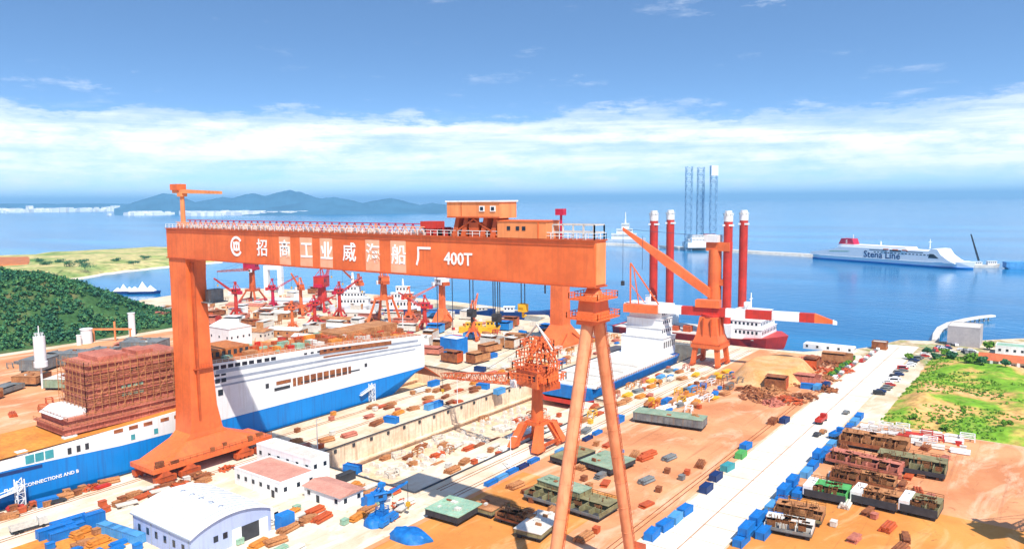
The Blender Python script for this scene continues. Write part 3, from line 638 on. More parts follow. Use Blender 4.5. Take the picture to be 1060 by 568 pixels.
# decks
b = MB(); b.hexa([(XL+.6, 50.5, 14.05), (XR-.6, 50.5, 14.05), (XR-.6, 120, 15.62), (XL+.6, 120, 15.62)], [(XL+.6, 50.5, 14.2), (XR-.6, 50.5, 14.2), (XR-.6, 120, 15.8), (XL+.6, 120, 15.8)]); fl(b).build('foredeck', 'deck_orange', fy)
b = MB(); b.hexa([(XL+.6, 120.05, 15.62), (XR-.6, 120.05, 15.62), (XR-.6, 147.9, 17), (XL+.6, 147.9, 17)], [(XL+.6, 120.05, 15.8), (XR-.6, 120.05, 15.8), (XR-.6, 147.9, 17.2), (XL+.6, 147.9, 17.2)]); fl(b).build('foredeck', 'deck_orange', fy)
b = MB()
for a, c in ((148.1, 210), (210.02, 267.5)): b.hexa([(XL+.7, a, side_at(a, 1)), (XR-.7, a, side_at(a, 1)), (XR-.7, c, side_at(c, 1)), (XL+.7, c, side_at(c, 1))], [(XL+.7, a, side_at(a, 1)+.2), (XR-.7, a, side_at(a, 1)+.2), (XR-.7, c, side_at(c, 1)+.2), (XL+.7, c, side_at(c, 1)+.2)])
fl(b).build('top_deck', 'deck_rust', fy)
# brown unpainted accommodation: tiers with overhanging deck edges
def tier(x0, x1, y0, y1, z0, z1, ov=.7):
    b = MB(); b.bx(x0, x1, y0, y1, z0, z1-.45); o = fl(b).build('deck_tier', 'primer', fy)
    b = MB(); b.bx(x0-ov, x1+ov, y0-ov, y1+ov, z1-.45, z1); fl(b).build('deck_edge', 'primer', o)
    b = MB(); b.rail([(x0-ov, y0-ov, z1), (x1+ov, y0-ov, z1), (x1+ov, y1+ov, z1)], 1.0, 2.2, .1); fl(b).build('railing', 'rust_pale', o)
    each('frame', 'primer', o, [(x1+264, x1+264.25, y-170, y-169.6, z0+10, z1+9.5) for y in lin(y0+2, y1-2, 9)])
    return o
z = 16.2
for k in range(2): tier(-274, -253.6, 104.5+k*1.5, 149, z, z+2.5); z += 2.52
for k in range(6):
    t_ = tier(-273, -255.5, 113+k*.25, 147.8-k*.3, z, z+2.65); z += 2.67
    if k in (1, 2): each('window', 'mint', t_, [(8.6, 8.8, y-170, y-168.6, z+8.1, z+9.2) for y in (124, 126, 128, 130)])
    if k == 4: each('window', 'steel_dark', t_, [(8.6, 8.8, y-170, y-168.9, z+8.2, z+9.3) for y in (127, 129.2)])
b = MB()                                   # staging poles round the accommodation
for y in lin(111.5, 149, 16): b.bar((-253.6, y, 21.2), (-253.6, y, z+random.uniform(.3, 2.2)), .16)
for x in lin(-273, -253.6, 8): b.bar((x, 111.5, 21.2), (x, 111.5, z+random.uniform(.3, 2)), .16)
for k in range(9): zz_ = 22+k*1.95; b.bar((-253.6, 111.5, zz_), (-253.6, 149, zz_), .14); b.bar((-273, 111.5, zz_), (-253.6, 111.5, zz_), .14)
for k in range(10): y = 112+k*3.6; b.bar((-253.6, y, 21.5+(k % 3)*5), (-253.6, y+3.6, 26.5+(k % 3)*5), .13)
o = fl(b).build('staging', 'rust_pale', fy); o['kind'] = 'stuff'
b = MB()
for y in lin(182, 262, 30): b.bar((-254.5, y, side_at(y, 1)), (-254.5, y, side_at(y, 1)+random.uniform(1.5, 3.6)), .16)
for k in range(60): y = random.uniform(150, 262); x = random.uniform(-274, -254); b.bar((x, y, side_at(y, 1)), (x+random.uniform(-3, 3), y+random.uniform(-4, 4), side_at(y, 1)+random.uniform(.4, 4)), .22)
o = fl(b).build('staging', 'orange_dark', fy); o['kind'] = 'stuff'
b = MB(); b.bx(-272, -258, 118, 128, z, z+1.6); b.bx(-270, -260, 132, 138, z, z+1.2); fl(b).build('roof_plant', 'primer', fy)
b = MB(); b.prism([(104.6, 21.24), (112.4, 21.24), (112.4, 23.2), (108, 23.2)], -272, -256, 'x'); fl(b).build('wheelhouse_front', 'white', fy)
each('deck_gear', 'white', fy, [(10, 12.5, -80, -77, 24.1, 25.2), (4, 8, -84, -81.5, 24, 24.9), (9, 11, -66, -62, 25.2, 26)])
# clutter and deckhouses on the rusty top deck
random.seed(21)
for k in range(110):
    y = random.uniform(150, 264); x = random.uniform(-275, -254); z = side_at(y, 1)+.2; wd, ln, hh = random.uniform(.8, 4), random.uniform(1, 6), random.uniform(.5, 2.4)
    b = MB(); b.bx(x-wd/2, x+wd/2, y-ln/2, y+ln/2, z-.6, z+hh); fl(b).build('deck_gear', random.choice(['rust', 'rust_pale', 'orange_dark', 'deck_rust', 'red_paint', 'rust', 'orange_dark', 'mint', 'offwhite', 'rust_pale', 'deck_orange']), fy)
b = MB(); b.bx(-276, -262, 225, 262, side_at(244, 1)-1.5, side_at(244, 1)+4.2); fl(b).build('deckhouse', 'rust_pale', fy)
b = MB(); b.bx(-274, -258, 152, 176, side_at(160, 1)-1, side_at(160, 1)+3.4); dk = fl(b).build('deckhouse', 'deck_rust', fy)
each('window', 'steel_dark', dk, [(5.95, 6.1, y-170, y-168.6, side_at(160, 1)+10.8, side_at(160, 1)+12.6) for y in lin(153.5, 174, 9)])
b = MB(); b.rail([(XR-.5, 149, side_at(149, 1)), (XR-.5, 210, side_at(210, 1)), (XR-.5, 267, side_at(267, 1))], 1.2, 2.5, .12); fl(b).build('railing', 'offwhite', fy)
b = MB(); b.tube((-262, 266, 24), (-262, 266, 34), .3, .2); b.bar((-264, 266, 31), (-260, 266, 31), .2); fl(b).build('stern_mast', 'white', fy)
b = MB(); b.hexa([(-276, 268.3, 9), (-252, 268.3, 9), (-252, 282, .6), (-276, 282, .6)], [(-276, 268.3, 10), (-252, 268.3, 10), (-252, 282, 1.2), (-276, 282, 1.2)]); tag(b.build('stern_ramp', 'orange_dark'), 'orange steel ramp lowered at the ferry’s stern', 'ramp')
# ------------------------------------------------------------------ hull sections, containers, small things of the yard
def hull_block(px_l, px_r, depth, h, style, label, shell='steel_grey', deck='steel_green', group='ship sections on stands in the yard', rz=None, stand=1.1):
    if style != 'deck': h *= .74
    a = Vector(G(*px_l)); c = Vector(G(*px_r)); ln = (c-a).length; rz = math.atan2(c.y-a.y, c.x-a.x) if rz is None else rz
    o = thing('hull_section', label, 'hull section', (a.x, a.y, 0), rz, group); d = depth; s0 = stand
    each('stand', 'steel_dark', o, [(x-.5, x+.5, y-.4, y+.4, 0, s0+.02) for x in lin(1.2, ln-1.2, max(2, int(ln/6)+1)) for y in (.9, d-.9)])
    b = MB(); b.bx(0, ln, 0, d, s0, s0+.25); b.build('bottom_plate', 'steel_dark', o)
    if style == 'deck':
        b = MB(); b.bx(.05, ln-.05, .05, d-.05, s0+.25, s0+h-.2); b.build('shell', shell, o)
        b = MB(); b.bx(-.1, ln+.1, -.1, d+.1, s0+h-.2, s0+h); dk = b.build('deck', deck, o)
        n = max(3, int(ln/2.2)); each('stiffener', shell, o, [(x, x+.15, -.09, .05, s0+.3, s0+h-.25) for x in lin(.8, ln-.9, n)])
        for k in range(random.randint(3, 6)):
            x, y = random.uniform(1, ln-3), random.uniform(1, d-2); b = MB(); b.bx(x, x+random.uniform(.5, 2.2), y, y+random.uniform(.4, 1.4), s0+h, s0+h+random.uniform(.2, 1)); b.build('fitting', random.choice(['rust', 'rust_pale', 'offwhite', deck]), dk)
    else:
        t = .18; n = max(3, int(ln/3.2)); m_ = max(2, int(d/3.5))
        each('side_shell', shell, o, [(0, ln, 0, t, s0+.25, s0+h*(.45 if style == 'open' else .8)), (0, ln, d-t, d, s0+.25, s0+h)])
        each('bulkhead', deck, o, [(x-t/2, x+t/2, t, d-t, s0+.25, s0+h*random.uniform(.7, 1)) for x in lin(t, ln-t, n+1)])
        each('girder_web', deck, o, [(t, ln-t, y, y+t, s0+.25, s0+h*.72) for y in lin(d*.3, d*.75, m_)])
        if style == 'white':
            b = MB(); b.bx(-.4, 2.2, .1, d-.1, s0+.3, s0+h+.4); b.build('painted_bulkhead', 'white', o)
        b = MB(); b.bx(0, ln, d*.45, d, s0+h, s0+h+.14); top = b.build('deck_plate', deck, o)
        b = MB()
        for k in range(26): x = random.uniform(.5, ln-1); y = random.uniform(.5, d-1); b.bar((x, y, s0+.3), (x+random.uniform(-.6, .6), y, s0+h+random.uniform(.3, 1.6)), .16)
        b.rail([(0, d-.1, s0+h), (ln, d-.1, s0+h)], 1.1, 2.4, .12)
        for k in range(14): x = random.uniform(.5, ln-2.5); y = random.uniform(.3, d-1.5); b.bx(x, x+random.uniform(.5, 2.4), y, y+random.uniform(.2, 1.3), s0+h*random.uniform(.3, .8), s0+h+random.uniform(.1, .5)); b.build('staging', 'rust_pale', o)['kind'] = 'stuff'
    return o
HB = hull_block
HB((655, 437), (727, 447), 8, 3.4, 'deck', 'long grey-green hull section lying alone in the middle of the brown yard', 'steel_grey', 'steel_green')
HB((440, 536), (474, 546), 11.5, 1.9, 'deck', 'mint green flat hull section in the foreground beside the gantry shadow', 'steel_dark', 'mint')
HB((486, 531), (509, 538), 9, 1.6, 'deck', 'small tan hull section behind the mint green one', 'olive', 'rust_pale', stand=1)
HB((542, 518), (620, 542), 11, 3.0, 'open', 'largest open hull section, behind the A-frame leg', 'steel_grey', 'olive')
HB((556, 512), (600, 527), 6, 2.6, 'deck', 'upper pale deck piece standing inside the largest open section', 'olive', 'steel_green', stand=2.4)
HB((600, 484), (632, 494), 14, 1.7, 'deck', 'green deck section between the two A-frame legs', 'steel_dark', 'steel_green')
HB((569, 479), (588, 485), 15, 1.6, 'deck', 'tan-green deck section left of the A-frame leg', 'steel_dark', 'olive')
HB((532, 556), (560, 563), 14, 1.6, 'deck', 'pale cream hull section at the lower edge below the gantry shadow', 'olive', 'offwhite')
HB((512, 540), (545, 550), 5, 2.6, 'open', 'rusty open frame section crossed by the leg shadow', 'rust', 'rust_pale')
gR = 'ship sections in the right-hand yard'
HB((905, 486), (978, 499), 11, 4.4, 'open', 'large brown open section at the far right of the right-hand yard', 'steel_dark', 'olive', gR)
HB((854, 480), (929, 497), 8, 3.8, 'open', 'long pinkish red hull section in the right-hand yard', 'primer', 'primer', gR)
HB((832, 516), (875, 525), 9, 3.6, 'white', 'hull section with white bulkhead and bright green deck beside the road', 'steel_dark', 'green_paint', gR)
HB((881, 522), (928, 533), 9, 3.6, 'white', 'orange-brown section with a white end, middle of the lower row', 'steel_dark', 'rust_pale', gR)
HB((931, 532), (970, 541), 9.5, 3.8, 'white', 'olive grid section with a white end, right end of the lower row', 'steel_dark', 'olive', gR)
HB((800, 537), (850, 547), 8, 3.0, 'open', 'tan open section in the lower right foreground', 'olive', 'rust_pale', gR)
HB((790, 551), (840, 561), 7, 3.0, 'open', 'pale section with scattered staging at the bottom edge', 'steel_grey', 'offwhite', gR)
HB((868, 462), (938, 474), 10, 4.6, 'open', 'rust-coloured open section at the back of the right-hand yard', 'rust', 'rust_pale', gR)
HB((858, 500), (886, 506), 7, 3.8, 'open', 'rust-brown section between the red one and the green-decked one', 'rust', 'rust', gR)
HB((886, 503), (925, 511), 6, 3.4, 'open', 'low rusty section piled with pipework behind the white-ended ones', 'rust', 'rust_pale', gR)
gL = 'ship sections beyond the ferry'
for k, (a, c, d, h, st, lb, sh, dk) in enumerate([((20, 386), (44, 386), 14, 6, 'deck', 'dark grey hull section nearest the left edge below the wood', 'steel_grey', 'steel_grey'), ((57, 380), (86, 379), 14, 6.5, 'deck', 'tall dark grey hull section right of the white tower', 'steel_grey', 'steel_grey'), ((88, 373), (118, 371), 12, 5, 'deck', 'low grey hull section behind the brown superstructure', 'steel_grey', 'steel_grey'), ((124, 366), (166, 365), 15, 6, 'deck', 'long grey hull section close to the gantry leg', 'steel_grey', 'steel_grey'), ((45, 404), (86, 402), 13, 4.5, 'deck', 'grey-green flat hull section in front of the dark grey ones', 'steel_green', 'offwhite'), ((12, 400), (42, 398), 12, 4, 'deck', 'tan section at the left edge before the dark ones', 'rust_pale', 'rust_pale')]):
    HB(a, c, d, h, st, lb, sh, dk, gL, rz=R(33))
def container(name='container', col='boxblue', L_=6.1, W_=2.44, H_=2.6):
    o = thing(name, 'x', 'container', (0, 0, 0)); b = MB(); b.bx(-L_/2+.1, L_/2-.1, -W_/2+.08, W_/2-.08, .1, H_-.1); b.build('body', col, o)
    b = MB()
    for sx in (-1, 1):
        for sy in (-1, 1): b.bx(sx*L_/2-.08, sx*L_/2+.08, sy*W_/2-.08, sy*W_/2+.08, 0, H_)
    for sy in (-1, 1):
        for z in (.06, H_-.1): b.bx(-L_/2, L_/2, sy*W_/2-.06, sy*W_/2+.06, z-.06, z+.08)
    b.build('corner_frame', col, o); b = MB(); n = int(L_/.55)
    for i in range(n):
        x = -L_/2+.35+i*.55
        for sy in (-1, 1): b.bx(x, x+.25, sy*(W_/2-.06)-.03, sy*(W_/2-.06)+.03, .2, H_-.2)
        b.bx(x, x+.25, -W_/2+.2, W_/2-.2, H_-.1, H_-.05)
    b.build('corrugation', col, o)
    each('door', col, o, [(L_/2-.1, L_/2-.02, y0, y0+1.1, .15, H_-.15) for y0 in (-1.13, .03)])
    return o
PROTO = {}
def place(kind, maker, loc, rz, label, group):
    if kind not in PROTO:
        o = maker(); o.location = loc; o.rotation_euler.z = rz; PROTO[kind] = o; o['label'] = label; o['group'] = group; return o
    o = dup(PROTO[kind], loc, rz, label, group); return o
def CT(px, py, rz, col, label, group, size=(6.1, 2.44, 2.6), z=0, zadd=0):
    x, y = G(px, py, z); k = ('c', col, size)
    return place(k, lambda: container('container', col, *size), (x, y, z+zadd), rz, label, group)
# ------------------------------------------------------------------ dockside cranes
def jib_crane(label, loc, rz=0, P=6.0, ph=8.0, colh=22.0, colr=2.0, slew=0.0, jib=None, house=(8, 5, 4), c='orange', c2='orange_dark', hc=None, aframe=9.0, lattice=True, tail=7.0, base='portal', group='dockside jib cranes', jw=2.2):
    """portal or flared base, column, slewing house, A-frame and jib; jib = (length, rise) along the slew direction"""
    o = thing('jib_crane', label, 'crane', (loc[0], loc[1], loc[2] if len(loc) > 2 else 0), rz, group); hc = hc or c
    T = lambda x, y, z: (*rot2(x, y, slew), z)
    if base == 'portal':
        for sx in (-1, 1):
            for sy in (-1, 1):
                b = MB(); b.hexa([(sx*P-.8, sy*P-.8, 1.6), (sx*P+.8, sy*P-.8, 1.6), (sx*P+.8, sy*P+.8, 1.6), (sx*P-.8, sy*P+.8, 1.6)], [(sx*P*.5-.6, sy*P*.5-.6, ph), (sx*P*.5+.6, sy*P*.5-.6, ph), (sx*P*.5+.6, sy*P*.5+.6, ph), (sx*P*.5-.6, sy*P*.5+.6, ph)]); b.build('portal_leg', c, o)
                b = MB(); b.bx(sx*P-.6, sx*P+.6, sy*P-1.8, sy*P+1.8, .5, 1.7)
                for k in (-1, 1): b.tube((sx*P-.4, sy*P+k, .5), (sx*P+.4, sy*P+k, .5), .5, n=10)
                b.build('bogie', c2, o)
        for sx in (-1, 1): b = MB(); b.bx(sx*P-.5, sx*P+.5, -P-.6, P+.6, 1.7, 2.7); b.build('sill_beam', c2, o)
        b = MB(); b.bx(-P*.6, P*.6, -P*.6, P*.6, ph-.2, ph+1.2); b.rail([(-P*.6, -P*.6, ph+1.2), (P*.6, -P*.6, ph+1.2), (P*.6, P*.6, ph+1.2), (-P*.6, P*.6, ph+1.2), (-P*.6, -P*.6, ph+1.2)], 1.2, 1.6, .14); b.build('portal_deck', c, o)
        z0 = ph+1.2
    else:
        b = MB(); b.loft([[(-s1, -s2, z), (s1, -s2, z), (s1, s2, z), (-s1, s2, z)] for z, s1, s2 in ((0, P*.55, P), (1.5, P*.55, P), (ph*.6, P*.42, P*.62), (ph, colr, colr))]); b.build('flared_base', c, o)
        b = MB()
        for sy in (-1, 1): b.bar((P*.56, sy*P*.85, 1.2), (P*.46, sy*P*.2, ph*.6), .5)
        b.build('brace', c2, o); z0 = ph-.05
    zt = z0+colh
    b = MB()
    if base == 'portal': b.tube((0, 0, z0), (0, 0, zt), colr*1.25, colr, 14)
    else: b.loft([[(-colr, -colr, z0), (colr, -colr, z0), (colr, colr, z0), (-colr, colr, z0)], [(-colr*.9, -colr*.9, zt), (colr*.9, -colr*.9, zt), (colr*.9, colr*.9, zt), (-colr*.9, colr*.9, zt)]])
    b.build('column', c, o, smooth=(base == 'portal'))
    b = MB(); b.tube((0, 0, zt), (0, 0, zt+.8), colr*1.5, n=16); b.rail([(*rot2(colr*1.9, 0, a*math.pi/4), zt+.1) for a in range(9)], 1.1, 1.2, .12); b.build('slew_ring', c2, o)
    l, w_, h = house; z = zt+.8
    b = MB(); b.hexa([T(-tail, -w_/2, z), T(l-tail, -w_/2, z), T(l-tail, w_/2, z), T(-tail, w_/2, z)], [T(-tail, -w_/2, z+h), T(l-tail, -w_/2, z+h), T(l-tail, w_/2, z+h), T(-tail, w_/2, z+h)]); hs = b.build('machinery_house', hc, o)
    b = MB(); b.hexa([T(-tail-.3, -w_/2-.3, z+h), T(l-tail+.3, -w_/2-.3, z+h), T(l-tail+.3, w_/2+.3, z+h), T(-tail-.3, w_/2+.3, z+h)], [T(-tail, -w_/2, z+h+.3), T(l-tail, -w_/2, z+h+.3), T(l-tail, w_/2, z+h+.3), T(-tail, w_/2, z+h+.3)]); b.build('roof', 'white' if hc == 'white' else c2, hs)
    for sgn in (-1, 1):
        for k in range(2):
            x = -tail+1+k*2.6; y = sgn*(w_/2+.03); b = MB(); b.hexa([T(x, y-.04, z+h*.45), T(x+1.3, y-.04, z+h*.45), T(x+1.3, y+.04, z+h*.45), T(x, y+.04, z+h*.45)], [T(x, y-.04, z+h*.8), T(x+1.3, y-.04, z+h*.8), T(x+1.3, y+.04, z+h*.8), T(x, y+.04, z+h*.8)]); b.build('window', 'glass', hs)
    b = MB(); b.hexa([T(l-tail-.2, w_/2-1, z-1.5), T(l-tail+2, w_/2-1, z-1.5), T(l-tail+2, w_/2+1.2, z-1.5), T(l-tail-.2, w_/2+1.2, z-1.5)], [T(l-tail-.2, w_/2-1, z+1.2), T(l-tail+2.4, w_/2-1, z+1.2), T(l-tail+2.4, w_/2+1.2, z+1.2), T(l-tail-.2, w_/2+1.2, z+1.2)]); cb = b.build('operator_cab', 'white', o)
    b = MB(); b.hexa([T(l-tail+2.02, w_/2-.8, z-.9), T(l-tail+2.1, w_/2-.8, z-.9), T(l-tail+2.1, w_/2+1, z-.9), T(l-tail+2.02, w_/2+1, z-.9)], [T(l-tail+2.3, w_/2-.8, z+1), T(l-tail+2.45, w_/2-.8, z+1), T(l-tail+2.45, w_/2+1, z+1), T(l-tail+2.3, w_/2+1, z+1)]); b.build('pane', 'glass', cb)
    if aframe:
        za = z+h+aframe; b = MB()
        for sy in (-1, 1): b.bar(T(l-tail-1, sy*w_*.4, z+.3), T(0, sy*.5, za), .55); b.bar(T(-tail+.5, sy*w_*.4, z+h), T(0, sy*.5, za), .4)
        b.bar(T(-tail*.5, -w_*.22, z+h+aframe*.5), T(-tail*.5, w_*.22, z+h+aframe*.5), .3); b.bx(-.8, .8, -.8, .8, za-.4, za+.7); b.build('mast_frame', c, o)
    else: za = z+h
    b = MB(); b.hexa([T(-tail-2.2, -w_*.4, z-.6), T(-tail-.01, -w_*.4, z-.6), T(-tail-.01, w_*.4, z-.6), T(-tail-2.2, w_*.4, z-.6)], [T(-tail-2.2, -w_*.4, z+2), T(-tail-.01, -w_*.4, z+2), T(-tail-.01, w_*.4, z+2), T(-tail-2.2, w_*.4, z+2)]); b.build('counterweight', c2, o)
    if jib:
        ln, rise = jib; p = Vector(T(l-tail, 0, z+.8)); q = Vector(T(l-tail+ln, 0, z+.8+rise)); b = MB()
        if lattice: b.lattice(p, q, jw, jw*.45, max(6, int(ln/3)), .2)
        else: b.loft([[p+Vector(T(0, -jw*.5, -jw*.5)), p+Vector(T(0, jw*.5, -jw*.5)), p+Vector(T(0, jw*.5, jw*.5)), p+Vector(T(0, -jw*.5, jw*.5))], [q+Vector(T(0, -jw*.25, -jw*.25)), q+Vector(T(0, jw*.25, -jw*.25)), q+Vector(T(0, jw*.25, jw*.25)), q+Vector(T(0, -jw*.25, jw*.25))]])
        jo = b.build('jib', c, o)
        b = MB(); b.bar((0, 0, za), p.lerp(q, .95), .14); b.bar((.4, .4, za), p.lerp(q, .6), .14); b.build('pendant', 'cable', o)
        b = MB(); e = q+Vector((0, 0, -max(6, q.z*.35))); b.bar(q, e, .12); b.build('hoist_rope', 'cable', o)
        b = MB(); b.bx(e.x-.5, e.x+.5, e.y-.5, e.y+.5, e.z-1.2, e.z); b.bar((e.x, e.y, e.z-1.2), (e.x, e.y, e.z-2.2), .3); b.build('hook', 'yellow', o)
    return o
def towards(a, b): return math.atan2(b[1]-a[1], b[0]-a[0])
# middle crane by the empty dock: column on a spread base, dense lattice head, jib lowered to the left
pm_ = (-152.2, 223); tip = G(462, 389, 15)
jc = jib_crane('orange column crane with a dense lattice head beside the empty dock', pm_, 0, 5.6, 8.5, 12.5, 1.9, slew=towards(pm_, tip), jib=(math.hypot(tip[0]-pm_[0], tip[1]-pm_[1])-3, -9), house=(12, 10, 6), aframe=11, tail=6, jw=4.4)
b = MB()
for z in (25, 29, 33, 37):
    wd = 8.6-(z-25)*.3
    b.rail([(-wd, -wd*.7, z), (wd, -wd*.7, z), (wd, wd*.7, z), (-wd, wd*.7, z), (-wd, -wd*.7, z)], 2.6, 1.7, .3)
for k in range(60):
    a = random.uniform(0, 6.28); r = random.uniform(2, 8.5); z = random.uniform(23, 38); b.bar((r*math.cos(a), r*math.sin(a)*.7, z), (r*.6*math.cos(a+.7), r*.5*math.sin(a+.7), z+random.uniform(1.5, 5)), .4)
b.build('head_lattice', 'orange', jc)
b = MB(); b.bar((0, 0, 45), (-9, 2, 36), .5); b.bar((0, 0, 45), (8, -2, 37), .5); b.bar((0, 0, 45), (5, 5, 36), .4); b.build('head_stay', 'offwhite', jc)
for sx, sy in ((-1, -1), (1, 1), (1, -1), (-1, 1)):
    b = MB(); b.hexa([(sx*5.4-1.5, sy*8-1.8, 1), (sx*5.4+1.5, sy*8-1.8, 1), (sx*5.4+1.5, sy*8+1.8, 1), (sx*5.4-1.5, sy*8+1.8, 1)], [(sx*3.6-1.2, sy*4-1.2, 9), (sx*3.6+1.2, sy*4-1.2, 9), (sx*3.6+1.2, sy*4+1.2, 9), (sx*3.6-1.2, sy*4+1.2, 9)]); b.build('base_housing', 'orange', jc)
# pylon behind the girder
jib_crane('tall orange pylon crane with a flared foot behind the gantry girder', (-250, 392), 0, 15, 13, 40, 4.6, slew=R(200), jib=None, house=(12, 8, 5), aframe=0, tail=6, base='flare')
jib_crane('orange lattice crane with splayed legs under the middle of the girder', G(398, 336), R(20), 9, 19, 10, 2.2, slew=R(215)+R(-215)+towards(G(398, 336), G(418, 300)), jib=(16, 42), house=(9, 6, 4.5), aframe=9, tail=6, group='dockside jib cranes')
jib_crane('crane with a white house on an orange column, left of the hoist ropes', G(458, 334), R(10), 8, 11, 17, 1.9, slew=R(150), jib=None, house=(10, 7, 4), hc='white', aframe=0, tail=5, base='flare')
jib_crane('red crane with a level pale jib beside the gantry leg', G(262, 312), R(20), 8, 10, 17, 2.4, slew=towards(G(262, 312), G(215, 318)), jib=(40, 2), house=(12, 8, 6), c='orange_dark', c2='crimson', hc='crimson', aframe=5, tail=5)
jib_crane('bright red crane between the white ships under the girder', G(334, 322), R(15), 7, 9, 10, 3.2, slew=R(100), jib=(14, 20), house=(11, 9, 8), c='red_paint', c2='crimson', hc='red_paint', aframe=6, tail=6)
jib_crane('small red crane standing among the quay sheds', G(326, 337), R(15), 4, 5, 8, 1.2, slew=R(60), jib=(14, 5), house=(6, 4, 3), c='red_paint', c2='crimson', aframe=4, tail=3, jw=1.2)
jib_crane('thin orange crane among the sheds left of the lattice crane', G(303, 344), R(15), 3.5, 5, 9, .9, slew=R(20), jib=(12, 4), house=(5, 3, 2.5), aframe=3, tail=3, jw=1.1)
for k, (px, py, c, c2, hh, jl, sl) in enumerate([(245, 330, 'red_paint', 'crimson', 12, 20, 170), (283, 322, 'crimson', 'red_paint', 10, 18, 30), (312, 326, 'orange', 'orange_dark', 13, 20, 140), (352, 330, 'red_paint', 'crimson', 12, 18, 60), (372, 322, 'orange_dark', 'orange', 14, 22, 150), (424, 334, 'orange', 'red_paint', 10, 20, 20), (440, 342, 'red_paint', 'crimson', 8, 16, 190), (490, 352, 'orange', 'orange_dark', 9, 18, 100)]):
    jib_crane(['first', 'second', 'third', 'fourth', 'fifth', 'sixth', 'seventh', 'eighth'][k]+' small '+{'red_paint': 'red', 'crimson': 'crimson', 'orange': 'orange', 'orange_dark': 'orange'}[c]+' jib crane from the gantry leg along the far quay', G(px, py), R(20), 4, 6, hh, 1.2, slew=R(sl), jib=(jl, 10), house=(6, 4, 3.4), c=c, c2=c2, aframe=5, tail=3.5, jw=1.3, group='small jib cranes along the far quay')
jib_crane('grey yard crane out at the lower right throwing its shadow into the yard', (11, 222), R(30), 5, 7, 24, 1.8, slew=R(20), jib=(22, 10), house=(9, 6, 5), c='steel_grey', c2='steel_dark', aframe=6, tail=5)
# big portal crane with the red and white jib
pa = G(735, 377); ca = thing('portal_crane', 'big orange portal crane with a level red and white jib at the dock mouth', 'crane', (pa[0], pa[1], 0))
Lp = Vector((*G(659, 315, 29), 29)); Rp = Vector((*G(862, 329, 28), 28)); an = towards(Lp, Rp); base_ = Vector((pa[0], pa[1], 0))
for sx in (-1, 1):
    for sy in (-1, 1):
        b = MB(); b.hexa([(sx*7-1.1, sy*7-1.1, 1.4), (sx*7+1.1, sy*7-1.1, 1.4), (sx*7+1.1, sy*7+1.1, 1.4), (sx*7-1.1, sy*7+1.1, 1.4)], [(sx*6-1.2, sy*6-1.2, 10), (sx*6+1.2, sy*6-1.2, 10), (sx*6+1.2, sy*6+1.2, 10), (sx*6-1.2, sy*6+1.2, 10)]); b.build('portal_leg', 'orange', ca)
        b = MB(); b.bx(sx*7-.8, sx*7+.8, sy*7-2.6, sy*7+2.6, .5, 1.6)
        for k in (-1.6, 0, 1.6): b.tube((sx*7-.5, sy*7+k, .55), (sx*7+.5, sy*7+k, .55), .5, n=10)
        b.build('bogie', 'orange_dark', ca)
b = MB(); b.bx(-8, 8, -8, 8, 10, 12); b.rail([(-8, -8, 12), (8, -8, 12), (8, 8, 12), (-8, 8, 12), (-8, -8, 12)], 1.3, 2, .16); b.build('portal_deck', 'orange', ca)
for sx in (-1, 1): b = MB(); b.bx(sx*7-.5, sx*7+.5, -5.7, 5.7, 2.2, 4); b.build('sill_beam', 'orange_dark', ca)
b = MB(); b.loft([[(-s1, -s1, z), (s1, -s1, z), (s1, s1, z), (-s1, s1, z)] for z, s1 in ((12, 7.6), (17, 5.9), (26.5, 4.6))]); b.build('tower', 'orange', ca)
each('tower_rib', 'orange_dark', ca, [(x, x+.6, -6.2, -4.5, 13, 26) for x in (-2.6, 2.1)]+[(4.6, 6.2, y, y+.6, 13, 26) for y in (-2.6, 2.1)])
b = MB(); b.tube((0, 0, 26.5), (0, 0, 27.8), 5, n=18); b.build('slew_ring', 'red_paint', ca)
def along(d, z=29, off=0): x, y = rot2(d, off, an); return Vector((x, y, z))
dl = (Lp-base_).to_2d().length; dr = (Rp-base_).to_2d().length
def seg(name, mat, d0, d1, w0, w1, h0, h1, z0=29, z1=29):
    b = MB(); b.loft([[along(d, z-h/2, -w/2), along(d, z-h/2, w/2), along(d, z+h/2, w/2), along(d, z+h/2, -w/2)] for d, w, h, z in ((d0, w0, h0, z0), (d1, w1, h1, z1))]); return b.build(name, mat, ca)
cuts = [(-dl*.62, -dl*.34, 'white'), (-dl*.34, -dl*.0, 'red_paint'), (0, dr*.13, 'red_paint'), (dr*.13, dr*.30, 'white'), (dr*.30, dr*.52, 'red_paint'), (dr*.52, dr*.74, 'white'), (dr*.74, dr*.86, 'red_paint')]
for d0, d1, mm in cuts: seg('jib_section', mm, d0, d1-.02, 3.4, 3.4, 4.6, 4.6)
seg('jib_head', 'orange', dr*.86, dr, 3.4, 1.6, 4.6, 1.8, 29, 27.5)
seg('jib_nose', 'white', dr+.02, dr+2, 1.6, 1.4, 2.4, 1.6, 27.4, 27)
seg('counterweight', 'orange', -dl-2, -dl*.62, 7, 7, 4.5, 4.5, 28.6, 28.6)
b = MB(); b.bar(along(-dl+1, 31), along(-dl+1, 54), .7); b.bar(along(-dl+1, 54), along(-dl*.62, 31), .7); b.bar(along(-dl+1, 42), along(-dl*.8, 32), .4); b.bar(along(-dl+6, 31), along(-dl+3, 50), .5); b.build('back_frame', 'orange', ca)
seg('machinery_house', 'orange', -8, 5, 6, 6, 4, 4, 33.4, 33.4)
